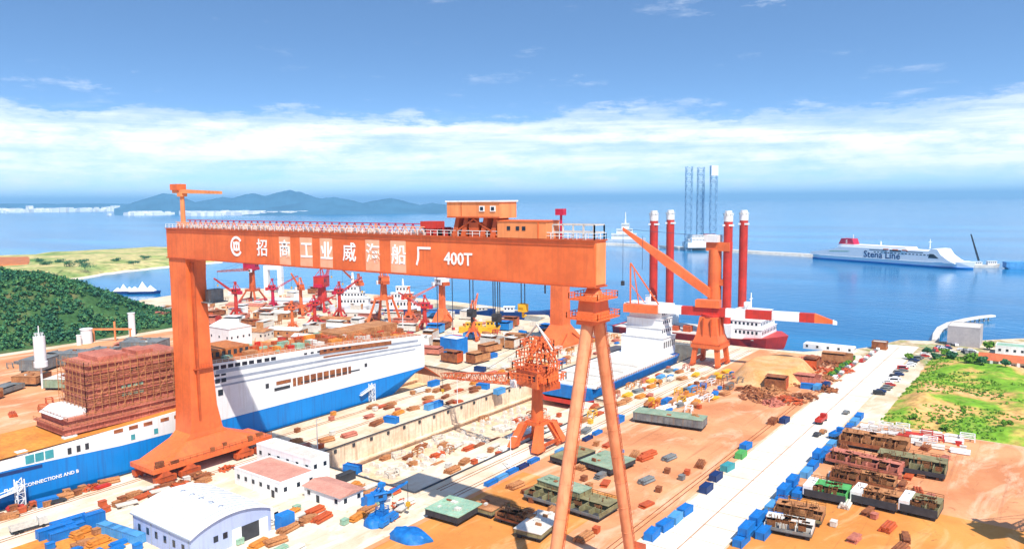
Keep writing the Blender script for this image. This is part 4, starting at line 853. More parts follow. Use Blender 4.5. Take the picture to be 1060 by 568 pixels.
# ------------------------------------------------------------------ ships
def hull_mesh(Ln, W, D, bow=.16, stern=.08, flare=.8, z0=0, sheer=0.0, n=16):
    b = MB(); rings = []
    for i in range(n+1):
        t = i/n; x = -Ln/2+Ln*t
        k = 1.0
        if t > 1-bow: k = max(.03, math.sqrt(max(0, 1-((t-(1-bow))/bow)**2)))
        if t < stern: k = .8+.2*t/stern
        kk = k*(flare if t > 1-bow*1.2 else .92); kz = z0+(D*.35*smooth((stern*1.6-t)/(stern*1.6)) if t < stern*1.6 else 0); zt = z0+D+sheer*smooth((t-.75)/.25)
        hw = W/2; xs = x+(zt-z0)*.35*smooth((t-(1-bow))/bow)
        rings.append([(x, -hw*kk*.85, kz), (x, hw*kk*.85, kz), (x+(xs-x)*.5, hw*kk, z0+D*.45), (xs, hw*k, zt), (xs, -hw*k, zt), (x+(xs-x)*.5, -hw*kk, z0+D*.45)])
    b.loft(rings); return b
def house_stack(o, levels, mat='white', win=True, axis_win='both'):
    prev = None
    for x0, x1, w_, z0, z1 in levels:
        b = MB(); b.bx(x0, x1, -w_/2, w_/2, z0, z1); h = b.build('deckhouse', mat, o)
        b = MB(); b.bx(x0-.4, x1+.4, -w_/2-.4, w_/2+.4, z1-.22, z1+.02); b.build('deck_edge', mat, h)
        if win:
            n = max(2, int((x1-x0)/2.6))
            each('window', 'glass', h, [(x0+.8+i*2.6, x0+2.1+i*2.6, s*(w_/2)-.05, s*(w_/2)+.05, z0+(z1-z0)*.45, z0+(z1-z0)*.78) for i in range(n) if x0+2.1+i*2.6 < x1-.3 for s in (-1, 1)])
            m_ = max(1, int(w_/3)); each('window', 'glass', h, [(x1-.05, x1+.05, -w_/2+.9+i*3, -w_/2+2.4+i*3, z0+(z1-z0)*.45, z0+(z1-z0)*.78) for i in range(m_)])
# small cargo ship in the empty dock's far end
sp = thing('cargo_ship', 'small cargo ship with white hatch deck and blue hull inside the dock', 'ship', (-189, 352, -10), R(90))
b = hull_mesh(104, 35.4, 4.6, .12, .06, .9, 1.15); b.build('boot_top', 'red_paint', sp)
b = hull_mesh(104, 35, 10.6, .12, .06, .9, 1.2); b.build('hull', 'boxblue', sp)
each('keel_block', 'rust_pale', sp, [(x-1, x+1, -3, 3, 0, 1.3) for x in (-40, -20, 0, 20, 38)])
b = MB(); b.bx(-51, 38, -16.4, 16.4, 11.8, 12.5); hd = b.build('hatch_deck', 'white', sp)
each('hatch_cover', 'offwhite', hd, [(x, x+13, -13.5, 13.5, 12.5, 13.5) for x in (-48, -33, -18, -3)])
b = MB(); b.rail([(-50, -17, 11.8), (40, -17, 11.8)], 1.4, 2.6, .16); b.build('railing', 'rust_pale', sp)
house_stack(sp, [(30, 46, 26, 12.5, 23), (32, 46, 22, 23, 28), (33, 45.5, 22, 28, 33), (34, 45, 20, 33, 37.5)])
b = MB(); b.bx(33, 45, -13, 13, 37.5, 41); wh = b.build('wheelhouse', 'white', sp); each('window', 'glass', wh, [(32.93, 33, y, y+2, 38.6, 40.3) for y in lin(-12, 10, 8)]+[(x, x+1.8, -13.06, -13, 38.6, 40.3) for x in (34, 36.5, 39, 41.5)])
b = MB(); b.tube((40, 0, 41), (40, 0, 48), .5, .25); b.bar((40, -3, 45), (40, 3, 45), .3); b.bx(36, 38, -1, 1, 41, 44.5); b.build('mast', 'white', sp)
# wind installation vessel with four red legs
wv = thing('jack_up_vessel', 'jack-up vessel with four red legs with white tops moored behind the quay', 'ship', (-195, 476, SEA))
b = hull_mesh(112, 38, 9, .14, .05, .85, -2.5, 2); b.build('hull', 'red_paint', wv)
b = MB(); b.bx(-52, 44, -18.4, 18.4, 6.52, 7.0); b.build('deck', 'offwhite', wv)
for (px, Y) in ((677, 462), (694, 490), (754, 462), (770, 490)):
    x, _ = atY(px, 230, Y); lx, ly = x+195, Y-476
    b = MB(); b.tube((lx, ly, -20), (lx, ly, 79.5), 2.75, n=14); lg = b.build('jack_up_leg', 'red_paint', wv, smooth=True)
    b = MB(); b.tube((lx, ly, 79.5), (lx, ly, 83.2), 2.85, n=14); b.tube((lx, ly, 83.2), (lx, ly, 86.2), 2.2, n=14); b.rail([(lx+3.2*math.cos(a*.785), ly+3.2*math.sin(a*.785), 83.3) for a in range(9)], 1.3, 1.2, .25); b.build('leg_top', 'white', lg)
    each('leg_band', 'white', lg, [(lx-2.85, lx+2.85, ly-2.4, ly+2.4, 76.6, 77.8)])
    b = MB(); b.bx(lx-5, lx+5, ly-5, ly+5, 7, 15); b.build('jacking_house', 'white', wv)
house_stack(wv, [(20, 48, 30, 7, 13), (22, 47, 28, 13, 18), (25, 46, 26, 18, 22.5)])
b = MB(); b.tube((36, 0, 22), (36, 0, 34), .6, .3); b.bar((36, -3, 30), (36, 3, 30), .35); b.bx(30, 33, 4, 8, 22.5, 27); b.build('mast', 'white', wv)
each('deck_cargo', 'orange_dark', wv, [(-40+k*9, -35+k*9, -14, -9, 7, 10+k % 3) for k in range(5)])
# leg crane of the vessel
cx_, _ = atY(740, 280, 462); lx = cx_+195; ly = -14
b = MB(); b.tube((lx, ly, 7), (lx, ly, 62), 4.6, 4.0, 16); vc = b.build('crane_column', 'orange', wv, smooth=True)
x3 = atY(754, 230, 462)[0]+195
each('crane_arm', 'orange', vc, [(lx-5, x3+2, ly-3, ly+3, 61, 66.5), (lx+1, x3+1, ly-2, ly+2, 39, 43)])
b = MB(); b.bx(lx-6, lx+3, ly-4.5, ly+4.5, 66.5, 71); b.build('crane_house', 'white', vc)
bp0 = Vector((lx-1, ly-4.5, 34)); tx, tz = atY(645, 237, 440); bp1 = Vector((tx+195, 440-476, tz-SEA))
b = MB(); b.loft([[bp0+Vector((0, -1.4, -3)), bp0+Vector((0, 1.4, -3)), bp0+Vector((0, 1.4, 3)), bp0+Vector((0, -1.4, 3))], [bp0.lerp(bp1, .5)+Vector((0, -1.4, -3.6)), bp0.lerp(bp1, .5)+Vector((0, 1.4, -3.6)), bp0.lerp(bp1, .5)+Vector((0, 1.4, 3.4)), bp0.lerp(bp1, .5)+Vector((0, -1.4, 3.4))], [bp1+Vector((0, -.8, -1)), bp1+Vector((0, .8, -1)), bp1+Vector((0, .8, 1)), bp1+Vector((0, -.8, 1))]]); b.build('crane_boom', 'orange', vc)
b = MB(); b.bar((lx-3, ly, 70), bp1, .25); b.bar(bp1, bp1+Vector((0, 0, -34)), .2); b.bar(bp1+Vector((14, 0, -4)), bp1+Vector((14, 0, -26)), .2); b.build('crane_rope', 'cable', vc)
b = MB(); e = bp1+Vector((0, 0, -34)); b.bx(e.x-.9, e.x+.9, e.y-.9, e.y+.9, e.z-3, e.z); b.build('crane_hook', 'steel_dark', vc)
# the anchored ferry far out
A_ = Vector(G(845, 267, SEA)); B_ = Vector(G(1009, 279, SEA)); Lf = (B_-A_).length; mid = (A_+B_)/2
ff = thing('ferry', 'white ferry with a red funnel lying off in the bay', 'ferry', (mid.x, mid.y, SEA), math.atan2(B_.y-A_.y, B_.x-A_.x))
b = hull_mesh(Lf*.97, 32, 9, .14, .03, .8, -2, 3); b.build('hull', 'white_clean', ff)
b = hull_mesh(Lf*.975, 32.6, 4.5, .14, .03, .8, -2.2); b.build('boot_top', 'hull_blue', ff)
h2 = Lf/2
b = MB(); b.prism([(-h2*.99, 6.9), (h2*.86, 6.9), (h2*.78, 11), (h2*.70, 17.5), (h2*.66, 24.5), (h2*.60, 25), (h2*.56, 21.5), (-h2*.55, 21.5), (-h2*.66, 17), (-h2*.9, 12.5), (-h2*.99, 11)], -15.6, 15.6, 'y'); sup = b.build('superstructure', 'white_clean', ff)
b = MB(); b.prism([(-h2*.62, 21.4), (h2*.3, 21.4), (h2*.28, 24.6), (-h2*.56, 24.6)], -13, 13, 'y'); b.build('upper_deck', 'white_clean', ff)
b = MB(); b.prism([(-h2*.64, 24.5), (-h2*.42, 24.5), (-h2*.45, 33), (-h2*.6, 33)], -6.5, 6.5, 'y'); fn = b.build('funnel', 'crimson', ff)
me = text_mesh('S', 7, .1, .1); o = mkobj('funnel_mark', me, 'lettering', fn); o.location = (-h2*.525, -6.62, 26.3); o.rotation_euler = (R(90), 0, 0)
b = MB(); b.tube((-h2*.47, 0, 33), (-h2*.47, 0, 39), .5); b.tube((h2*.5, 0, 24), (h2*.5, 0, 37), .8, .4); b.bar((h2*.5, -4, 33), (h2*.5, 4, 33), .6); b.tube((-h2*.1, 0, 24), (-h2*.1, 0, 31), 1.2, .8); b.build('mast', 'white', ff)
me = text_mesh('Stena Line', 13.5, .1, .12); o = mkobj('lettering', me, 'navy', sup); o.location = (-h2*.0, -15.72, 8.2); o.rotation_euler = (R(90), 0, 0)
each('window_band', 'glass', sup, [(-h2*.16, h2*.06, -15.7, -15.55, 18.6, 19.6), (h2*.1, h2*.24, -15.7, -15.55, 18.3, 20.4), (h2*.3, h2*.5, -15.7, -15.55, 18.6, 19.5)])
each('window', 'glass', sup, [(-h2*.1+k*5.2, -h2*.1+k*5.2+3, -15.72, -15.55, 15.6, 16.8) for k in range(17)])
each('lifeboat', 'orange', ff, [(h2*.02+k*14, h2*.02+k*14+8, -16.4, -15.7, 20.2, 21.8) for k in range(3)])
b = MB(); b.prism([(-h2*.72, 13.2), (-h2*.45, 14.6), (-h2*.42, 15.4), (-h2*.7, 14)], -15.75, -15.55, 'y'); b.build('green_flash', 'green_paint', sup)
b = MB(); b.prism([(h2*.56, 12.5), (h2*.68, 12.5), (h2*.62, 18), (h2*.575, 18)], -15.72, -15.55, 'y'); b.build('bridge_windows', 'glass', sup)
# lattice-legged platform far out
jp = G(726, 259, SEA); ju = thing('jack_up_platform', 'far jack-up platform standing on tall blue lattice legs', 'platform', (*jp, SEA), R(36))
b = MB(); b.prism([(-30, -22), (32, -22), (42, 0), (32, 22), (-30, 22)], 6, 15, 'z'); b.build('hull', 'white', ju)
house_stack(ju, [(-28, 8, 30, 15, 22), (-24, 2, 26, 22, 28)]); b = MB(); b.bx(4, 22, -12, 4, 15, 30); b.build('derrick_base', 'red_paint', ju)
for px in (710, 726.5, 735.5):
    d = (px-726)*1.72; yy = {710: -14, 726.5: 16, 735.5: -16}[px]; b = MB(); b.lattice((d, yy, -12), (d, yy, 151), 10.5, n=24, r=.58); b.build('lattice_leg', 'lattice_blue', ju)
b = MB(); b.bx(10.2, 22.4, -22.2, -9.8, 134, 152); b.build('leg_cap', 'white', ju)
# far ships
def far_ship(label, px0, px1, py, prof, hullm='greyside', sup='white', mast=None, group='ships lying off in the bay', z=SEA, hh=6, base=0):
    a = Vector(G(px0, py, z)); c = Vector(G(px1, py, z)); ln = (c-a).length; m_ = (a+c)/2; rz = math.atan2(c.y-a.y, c.x-a.x)
    o = thing('ship', label, 'ship', (m_.x, m_.y, z), rz, group); b = hull_mesh(ln*.94, max(7, min(26, ln*.2)), hh+base+2, .2, .08, .8, -2 if not base else 0, hh*.25); b.build('hull', hullm, o); w_ = max(5, min(22, ln*.16))
    house_stack(o, [(x0*ln, x1*ln, w_*f, base+hh+a0, base+hh+a1) for x0, x1, f, a0, a1 in prof], sup, win=ln < 160)
    if mast:
        for x, h0, h1, r in mast: b = MB(); b.tube((x*ln, 0, base+hh+h0), (x*ln, 0, base+hh+h1), r, r*.5); b.bar((x*ln, -h1*.08, base+hh+h1*.85), (x*ln, h1*.08, base+hh+h1*.85), r*.8); b.build('mast', sup, o)
    return o
far_ship('pale ship with a tall white mast tower beyond the jib tip', 624, 668, 251, [(-.3, .3, 1, 0, 12), (-.18, .2, .8, 12, 22), (-.06, .12, .6, 22, 34)], 'greyside', 'white', [(.03, 34, 58, 2)], hh=8)
far_ship('low work barge with a long leaning derrick at the right edge', 1003, 1034, 277, [(-.4, -.1, 1, 0, 4), (.1, .4, .8, 0, 5)], 'offwhite', 'white', None, hh=4)
d0 = Vector((*G(1013, 272, 0), 3)); b = MB(); b.lattice(d0, d0+Vector((-10, -7, 36)), 1.6, .8, 10, .3); tag(b.build('derrick_boom', 'steel_dark'), 'dark leaning derrick boom above the low work barge', 'boom')
far_ship('blue hulled ship cut off by the right edge', 1038, 1090, 278, [(.0, .3, 1, 0, 9), (.05, .25, .8, 9, 14)], 'skyblue', 'white', None, hh=9)
far_ship('white ship with a broad mast behind the red crane', 340, 392, 322, [(-.3, .32, 1, 0, 6), (-.22, .22, 1, 6, 11), (-.1, .14, .8, 11, 16)], 'greyside', 'white', [(.0, 16, 27, 1.6)], 'ships in the basin behind the cranes', 0, 5)
far_ship('white ship with a stepped deckhouse right of the lattice crane', 398, 436, 326, [(-.42, .4, 1.2, 0, 7), (-.3, .3, 1.1, 7, 13), (-.16, .2, 1, 13, 18)], 'navy', 'white', [(.02, 18, 24, 1)], 'ships in the basin behind the cranes', 0, 5)
far_ship('long navy barge hull left of the white house crane', 425, 512, 329, [(.2, .42, .8, 0, 3)], 'navy', 'offwhite', None, 'ships in the basin behind the cranes', SEA, 6)
far_ship('dark navy hull beside the pylon foot', 516, 572, 330, [(-.4, -.2, .8, 0, 4)], 'navy', 'white', None, 'ships in the basin behind the cranes', SEA, 6)
far_ship('yellow pontoon with deck gear below the navy hulls', 474, 516, 344, [(-.3, .1, .8, 0, 3), (.2, .4, .7, 0, 4)], 'yellow', 'yellow', None, 'ships in the basin behind the cranes', 0, 4)
far_ship('brown hulled work boat moored by the dock mouth', 772, 806, 357, [(-.3, .2, .9, 0, 5), (-.2, .1, .8, 5, 8)], 'primer', 'white', [(0, 8, 15, .5)], 'ships moored at the quay', SEA, 4)
for lb, px, sc_ in (('white tented boat in the inlet, the smaller one', 129, .75), ('white tented boat in the inlet, the larger one on the right', 149, 1.0)):
    x, y = G(px, 304, SEA); o = thing('tented_boat', lb, 'boat', (x, y, SEA), R(40), 'tented boats in the inlet'); b = hull_mesh(32*sc_, 9*sc_, 4, .2, .1, .8, -1); b.build('hull', 'navy', o)
    for k, (dx, hh) in enumerate(((-9, 5), (-1, 10), (7, 6))):
        b = MB(); s1 = 4.6*sc_; b.add([((dx-4.5)*sc_, -s1, 3), ((dx+4.5)*sc_, -s1, 3), ((dx+4.5)*sc_, s1, 3), ((dx-4.5)*sc_, s1, 3), (dx*sc_, 0, 3+hh*sc_)], [(0, 1, 4), (1, 2, 4), (2, 3, 4), (3, 0, 4), (3, 2, 1, 0)]); b.build('canopy', 'white_clean', o)
# ------------------------------------------------------------------ buildings
sh = thing('workshop', 'workshop with a white arched roof and lilac walls in the left foreground', 'workshop', (-201.5, 114, 0))
c4 = [G(131, 531, 6.5), G(199, 556, 6.5), G(282, 525, 6.5), G(221, 502, 6.5)]
sx0, sx1 = (c4[0][0]+c4[3][0])/2+201.5, (c4[1][0]+c4[2][0])/2+201.5; sy0, sy1 = (c4[0][1]+c4[1][1])/2-114, (c4[2][1]+c4[3][1])/2-114
def arch(y): t = (y-sy0)/(sy1-sy0); return 6.4+3.0*math.sin(math.pi*t)**.8 if 0 < t < 1 else 6.4
ys = lin(sy0, sy1, 13)
b = MB(); b.prism([(sy0+.2, 0)]+[(max(sy0+.2, min(sy1-.2, y)), arch(y)-.15) for y in ys]+[(sy1-.2, 0)], sx0+.2, sx1-.2, 'x'); wl = b.build('wall', 'wall_lilac', sh)
b = MB(); P_ = [(y, arch(y)) for y in ys]; b.prism([(y, z-.12) for y, z in P_]+[(y, z+.18) for y, z in P_[::-1]], sx0-.5, sx1+.5, 'x'); rf = b.build('roof', 'white_clean', sh, smooth=True)
for x in lin(sx0+1, sx1-1, 14):
    b = MB(); b.prism([(y, arch(y)+.1) for y in ys[1:-1]]+[(y, arch(y)+.32) for y in ys[1:-1][::-1]], x, x+.16, 'x'); b.build('roof_seam', 'promenade', rf)
for x in lin(sx0+5, sx1-5, 5):
    b = MB(); b.tube((x, (sy0+sy1)/2, 9.3), (x, (sy0+sy1)/2, 10.4), .5, .5, 10); b.tube((x, (sy0+sy1)/2, 10.4), (x, (sy0+sy1)/2, 10.9), .75, .2, 10); b.build('roof_vent', 'greyside', rf)
each('gutter', 'promenade', sh, [(sx0-.5, sx1+.5, sy0-.25, sy0-.02, 6.1, 6.4)]); each('downpipe', 'promenade', sh, [(x, x+.15, sy0+.02, sy0+.19, 0, 6.2) for x in lin(sx0+.6, sx1-.8, 4)])
b = MB(); b.bx(sx1-.25, sx1-.1, -1.5, 4, 0, 4.4); dr_ = b.build('door', 'steel_dark', sh)
each('door_leaf', 'white', dr_, [(sx1-.1, sx1+.08, -4.2, -1.5, 0, 4.5), (sx1-.1, sx1+.08, 4, 6.7, 0, 4.5)])
each('window', 'glass', wl, [(x, x+1.2, sy0+.1, sy0+.23, 2.4, 4.2) for x in lin(sx0+3, sx1-4, 6)]+[(sx1-.24, sx1-.1, y, y+1.3, 3, 4.6) for y in (-9.5, -6.8, 9)])
b = MB(); b.bx(sx1+.5, sx1+3.5, 8.6, 13, 0, 4.4); b.build('side_store', 'boxblue', sh)
def house(name, label, x0, x1, y0, y1, h, wallm, roofm, ov=.4, wins=5, rise=0, cat='building', doors=(), winy=.55, parapet=True, side=True):
    o = thing(name, label, cat, ((x0+x1)/2, (y0+y1)/2, 0)); a, d = (x1-x0)/2, (y1-y0)/2
    b = MB(); b.bx(-a, a, -d, d, 0, h); wl = b.build('wall', wallm, o)
    b = MB()
    if rise: b.prism([(-d-ov, h-.1), (d+ov, h-.1), (0, h+rise)], -a-ov, a+ov, 'x')
    else: b.bx(-a+.35, a-.35, -d+.35, d-.35, h, h+.16)
    b.build('roof', roofm, o)
    if not rise and parapet:
        b = MB(); b.bx(-a-.05, a+.05, -d-.05, -d+.3, h, h+.55); b.bx(-a-.05, a+.05, d-.3, d+.05, h, h+.55); b.bx(-a-.05, -a+.3, -d+.3, d-.3, h, h+.55); b.bx(a-.3, a+.05, -d+.3, d-.3, h, h+.55); b.build('parapet', wallm, o)
    for x in lin(-a+1.5, a-2.7, wins) if wins else []:
        b = MB(); b.bx(x, x+1.3, -d-.06, -d+.02, h*winy-.6, h*winy+.8); w1 = b.build('window', 'glass', wl); b = MB(); b.bx(x-.12, x+1.42, -d-.12, -d-.03, h*winy-.75, h*winy-.6); b.build('sill', wallm, w1)
    if side:
        for y in lin(-d+1.2, d-2.4, max(2, int(d*2/3.4))): b = MB(); b.bx(a-.02, a+.06, y, y+1.2, h*winy-.6, h*winy+.8); b.build('window', 'glass', wl)
    for x in doors: b = MB(); b.bx(x-.7, x+.7, -d-.08, -d+.02, 0, 2.3); b.build('door', 'steel_dark', o)
    return o
house('office_building', 'taller white office block beside the gantry foot', -219, -190.5, 150.5, 158, 7.5, 'white', 'offwhite', wins=6, winy=.68)
house('office_building', 'lower white office with a flat pink roof behind the workshop', -211, -187.5, 136.5, 149.8, 5, 'white', 'pinkroof', wins=6, doors=(8,))
house('guard_hut', 'small white hut with a pink roof by the foreground track', -183, -166.5, 141.8, 150.6, 4, 'white', 'pinkroof', wins=2, doors=(-2,), ov=.6, rise=.9)
gx, gy = G(980, 357); house('terminal_block', 'plain pale grey block on the shore at the end of the road', gx, gx+17, gy, gy+20, 11.5, 'stone_grey', 'offwhite', wins=0, side=False)
ox, oy = G(1014, 383); o = house('school_building', 'long low building with an orange roof and a white arcade at the right edge', ox, ox+46, oy, oy+12, 6, 'offwhite', 'orangeroof', ov=1.2, wins=0, rise=2.6, side=False)
each('arcade_pier', 'white', o, [(x, x+1.3, -7.3, -5.9, 0, 5.9) for x in lin(-22.5, 20, 12)]); each('arcade_opening', 'steel_dark', o, [(x+1.6, x+3.2, -6.08, -5.95, .3, 4.6) for x in lin(-22.5, 20, 12)[:-1]])
tx_, ty_ = G(1030, 366); house('flat_hall', 'low hall with a mint roof behind the orange-roofed building', tx_, tx_+15, ty_, ty_+12, 4.5, 'white', 'mint', wins=4)
kx, ky = G(902, 361); house('kiosk', 'small dark fronted kiosk on the shore', kx, kx+8, ky, ky+6, 4.2, 'rust', 'offwhite', wins=0, rise=0)
wx, wy = G(876, 368); house('shore_shed', 'long low white shed at the water behind the scrap heaps', wx-26, wx+2, wy+8, wy+15, 3.2, 'white', 'white', wins=5, parapet=False)
dx_, dy_ = G(226, 360); house('white_hall', 'white hall just right of the gantry leg behind the ferry', dx_-9, dx_+12, dy_, dy_+16, 13, 'white', 'white', wins=3, rise=3)
for k, (px, py, wd, dp, hh, wm, rm, lb) in enumerate([(252, 352, 26, 12, 6, 'offwhite', 'rust_pale', 'long tan roofed shed nearest the white hall'), (290, 349, 24, 12, 5, 'rust_pale', 'offwhite', 'cream roofed shed with a tan front among the quay cranes'), (318, 355, 26, 10, 4, 'primer', 'offwhite', 'low shed with a brown front before the white sheds'), (277, 330, 30, 14, 5, 'rust_pale', 'offwhite', 'tan shed below the red crane'), (250, 322, 34, 12, 5, 'faded', 'primer', 'pink shed by the gantry leg below the level jib'), (350, 344, 24, 10, 4, 'greyside', 'white', 'grey shed left of the lattice crane'), (352, 336, 40, 10, 4, 'rust', 'rust_pale', 'long rusty shed in front of the white ships'), (300, 318, 44, 16, 6, 'white', 'greyside', 'long white shed beneath the girder'), (370, 330, 26, 10, 5, 'offwhite', 'offwhite', 'cream shed at the foot of the lattice crane')]):
    x, y = G(px, py); o = house('quay_shed', lb, x-wd/2, x+wd/2, y, y+dp, hh, wm, rm, wins=4, rise=1.4, cat='shed'); o['group'] = 'sheds on the quay behind the ferry'; o.rotation_euler.z = R(22)
bx_, by_ = G(461, 366); o = house('blue_block', 'blue windowless block with a white top beyond the ferry stern', bx_-4, bx_+9, by_, by_+10, 9, 'boxblue', 'white', wins=0, side=False)
# white portal frame and arch near the red crane
x, y = G(284, 304); o = thing('portal_arch', 'tall white portal frame standing beside the red crane', 'arch', (x, y, 0), R(30))
each('post', 'white', o, [(-9, -5, -3, 3, 0, 24), (5, 9, -3, 3, 0, 24)]); each('crossbeam', 'white', o, [(-9, 9, -2.6, 2.6, 24, 28)])
# jetty curving out on piles
jp_ = [G(968, 352), G(969, 345), (G(973, 339)), G(983, 334), G(1000, 330), G(1014, 327.5), G(1028, 326)]
o = thing('jetty', 'thin pale jetty curving out into the sea on piles', 'jetty', (*jp_[0], 0))
b = strip(jp_, 3.6, -1.0, .2); b.v = [(x-jp_[0][0], y-jp_[0][1], z) for x, y, z in b.v]; b.build('deck', 'offwhite', o)
for (x0, y0), (x1, y1) in zip(jp_[1:-1], jp_[2:]):
    for t_ in (0, .33, .66): b = MB(); X_, Y_ = x0+(x1-x0)*t_-jp_[0][0], y0+(y1-y0)*t_-jp_[0][1]; b.tube((X_, Y_, -9), (X_, Y_, -.9), .5); b.build('pile', 'concrete', o)
# white towers and frame at the wood's edge
def tower(px, py, r, h, lb, kind):
    x, y = G(px, py); o = thing('white_tower', lb, 'tower', (x, y, 0)); b = MB()
    b.tube((0, 0, 0), (0, 0, h*.42 if kind == 'T' else h), r*.18 if kind == 'T' else r, n=14); b.build('stem', 'white', o, smooth=True)
    if kind == 'T':
        b = MB(); b.tube((0, 0, h*.42), (0, 0, h*.52), r*1.15, n=16); b.tube((0, 0, h*.52), (0, 0, h), r, n=16); b.build('tank', 'white', o, smooth=True); b = MB(); b.tube((0, 0, h), (0, 0, h+5), .25); b.rail([(r*.8*math.cos(a*.785), r*.8*math.sin(a*.785), h) for a in range(9)], 1.4, 1, .2); b.build('antenna', 'white', o)
    else: b = MB(); b.tube((0, 0, h), (0, 0, h+.6), r*1.12, n=16); b.build('cap', 'white', o)
tower(44, 402, 2.6, 26, 'white water tower with an antenna in front of the wood', 'T'); tower(90, 355, 3.4, 9, 'short white tank at the edge of the wood', 'C'); tower(82, 357, 1.4, 6, 'tiny white tank left of the short white one', 'C'); tower(137, 347, 2.2, 15, 'tall white silo at the edge of the wood', 'C')
x, y = G(118, 353); o = thing('yard_gantry', 'light orange gantry frame before the wood', 'gantry', (x, y, 0), R(36))
b = MB(); b.bar((-14, 0, 8), (12, 0, 8), 1.1); b.build('beam', 'orange_pale', o)
for xx in (-13, 1, 11): b = MB(); b.bar((xx, 0, 0), (xx, 0, 13 if xx == 1 else 8), .9); b.build('post', 'orange_pale', o)
# ------------------------------------------------------------------ containers, vehicles, yard goods
def cont_row(pts, cols, label, group, rz=R(90), jit=.06):
    for k, (px, py) in enumerate(pts): CT(px, py, rz+random.uniform(-jit, jit), cols[k % len(cols)], label, group)
def Pix(x, y, z=0): # world point back to a pixel, only used to place rows with the same helper
    d = Vector((x, y, z))-Vector((0, 0, H)); zz_ = d.dot(Vv); return CX+F*d.dot(R2)/zz_, CY-F*d.dot(U2)/zz_
lab = 'blue container in the row along the right side of the road'
for k in range(17):
    y = 188+k*8.6+random.uniform(-1, 1)
    if k in (6, 12, 13): continue
    CT(*Pix(-63.6+random.uniform(-.4, .4), y), R(90)+random.uniform(-.05, .05), ['boxblue', 'boxblue', 'boxblue', 'skyblue'][k % 4], lab, 'containers along the right of the road', (6.4, 2.3, 2.2))
for y, c, w_ in ((191, 'boxblue', 'nearest the bottom edge'), (199.5, 'boxblue', 'second from the bottom edge'), (224, 'boxblue', 'third from the bottom edge'), (233, 'boxblue', 'beside the white and green section'), (263, 'boxblue', 'farthest up the road')): CT(*Pix(-63.6, y), R(90), c, 'blue container stacked on top of the roadside row, '+w_, 'upper containers on the roadside row', (6.4, 2.3, 2.2), 0, 2.22)
for y in (196, 206, 229): CT(*Pix(-60.6, y), R(90), 'boxblue', 'blue container standing right behind the roadside row near the bottom', 'second line of roadside containers', (6.4, 2.3, 2.2))
for px, py, c, lb in ((675, 556, 'boxblue', 'blue skip nearest the bottom edge left of the road'), (688, 547, 'boxblue', 'second blue skip from the bottom left of the road'), (699, 539, 'skyblue', 'third blue skip from the bottom left of the road'), (709, 531, 'boxblue', 'fourth blue skip from the bottom left of the road'), (731, 508, 'navy', 'dark blue skip halfway up the left of the road'), (741, 496, 'navy', 'second dark blue skip halfway up the left of the road'), (753, 486, 'teal', 'teal skip in the row left of the road'), (767, 473, 'green_paint', 'green skip in the row left of the road'), (772, 464, 'boxblue', 'pale blue skip at the far end of the row left of the road'), (812, 437, 'navy', 'navy skip beside the rusty truck body'), (800, 438, 'rust', 'rusty box beside the navy skip')):
    CT(px, py, R(88+random.uniform(-6, 6)), c, lb, 'skips left of the road', (5.4, 2.4, 2.2))
for k, (px, py, c, lb) in enumerate([(405, 437, 'boxblue', 'blue container on the strip between the docks, nearest the camera'), (446, 423, 'skyblue', 'pale blue container in the middle of the strip between the docks'), (452, 421, 'boxblue', 'deep blue container touching the pale blue one between the docks'), (500, 402, 'boxblue', 'blue container on the dock strip left of the column crane'), (517, 407, 'skyblue', 'light blue container on the dock strip beside the column crane'), (582, 376, 'boxblue', 'blue container near the pylon foot'), (566, 384, 'skyblue', 'light blue container near the pylon foot'), (449, 399, 'boxblue', 'blue container beside the ferry’s stern ramp'), (510, 370, 'boxblue', 'long blue container under the lowered jib'), (497, 384, 'navy', 'navy container under the lowered jib'), (690, 418, 'boxblue', 'blue container on the quay beside the small cargo ship'), (717, 405, 'skyblue', 'light blue container at the yard’s back edge'), (800, 384, 'boxblue', 'blue container on top of the sand mound area'), (755, 402, 'steel_grey', 'grey open box left of the sand mound'), (640, 437, 'boxblue', 'blue container at the left end of the long grey-green section'), (365, 488, 'boxblue', 'blue container at the corner of the empty dock'), (358, 497, 'steel_dark', 'dark box at the corner of the empty dock'), (385, 521, 'boxblue', 'blue container against the pink-roofed hut'), (836, 402, 'boxblue', 'blue container among the scrap heaps'), (846, 403, 'skyblue', 'pale blue container among the scrap heaps'), (855, 401, 'navy', 'navy container among the scrap heaps')]):
    CT(px, py, R(90 if k % 3 else 10), c, lb, 'containers about the yard', (6.1, 2.44, 2.6))
for k, (px, py) in enumerate([(508, 501), (519, 495), (530, 489), (541, 484), (552, 478), (580, 468), (590, 462), (608, 455), (618, 449), (640, 470)]):
    CT(px, py, R(90), ['boxblue', 'skyblue', 'boxblue', 'navy'][k % 4], 'low blue trough box along the right rail of the empty dock', 'trough boxes along the rail', (5.0, 1.5, 1.3))
for k, (px, py, c, s_) in enumerate([(58, 553, 'boxblue', (9, 2.4, 2.6)), (72, 545, 'boxblue', (9, 2.4, 2.6)), (66, 556, 'boxblue', (7, 2.4, 2.4)), (82, 548, 'boxblue', (7, 2.4, 2.4)), (98, 544, 'boxblue', (5, 2.4, 4))]):
    CT(px, py, R(86), c, ['blue container at the lower left corner', 'long blue container left of the orange patch', 'low blue container at the bottom edge', 'low blue container behind the bottom-edge one', 'tall blue box beside the orange patch'][k], 'containers in the lower left corner', s_)
for k in range(4): CT(112+k*9, 551+k*3, R(8), 'skyblue', 'pale blue container in the row beside the workshop wall', 'containers beside the workshop', (6.1, 2.44, 2.6))
CT(49, 522, R(80), 'boxblue', 'blue skip on the dock edge below the ferry lettering', 'containers in the lower left corner', (5.4, 2.4, 2.2))
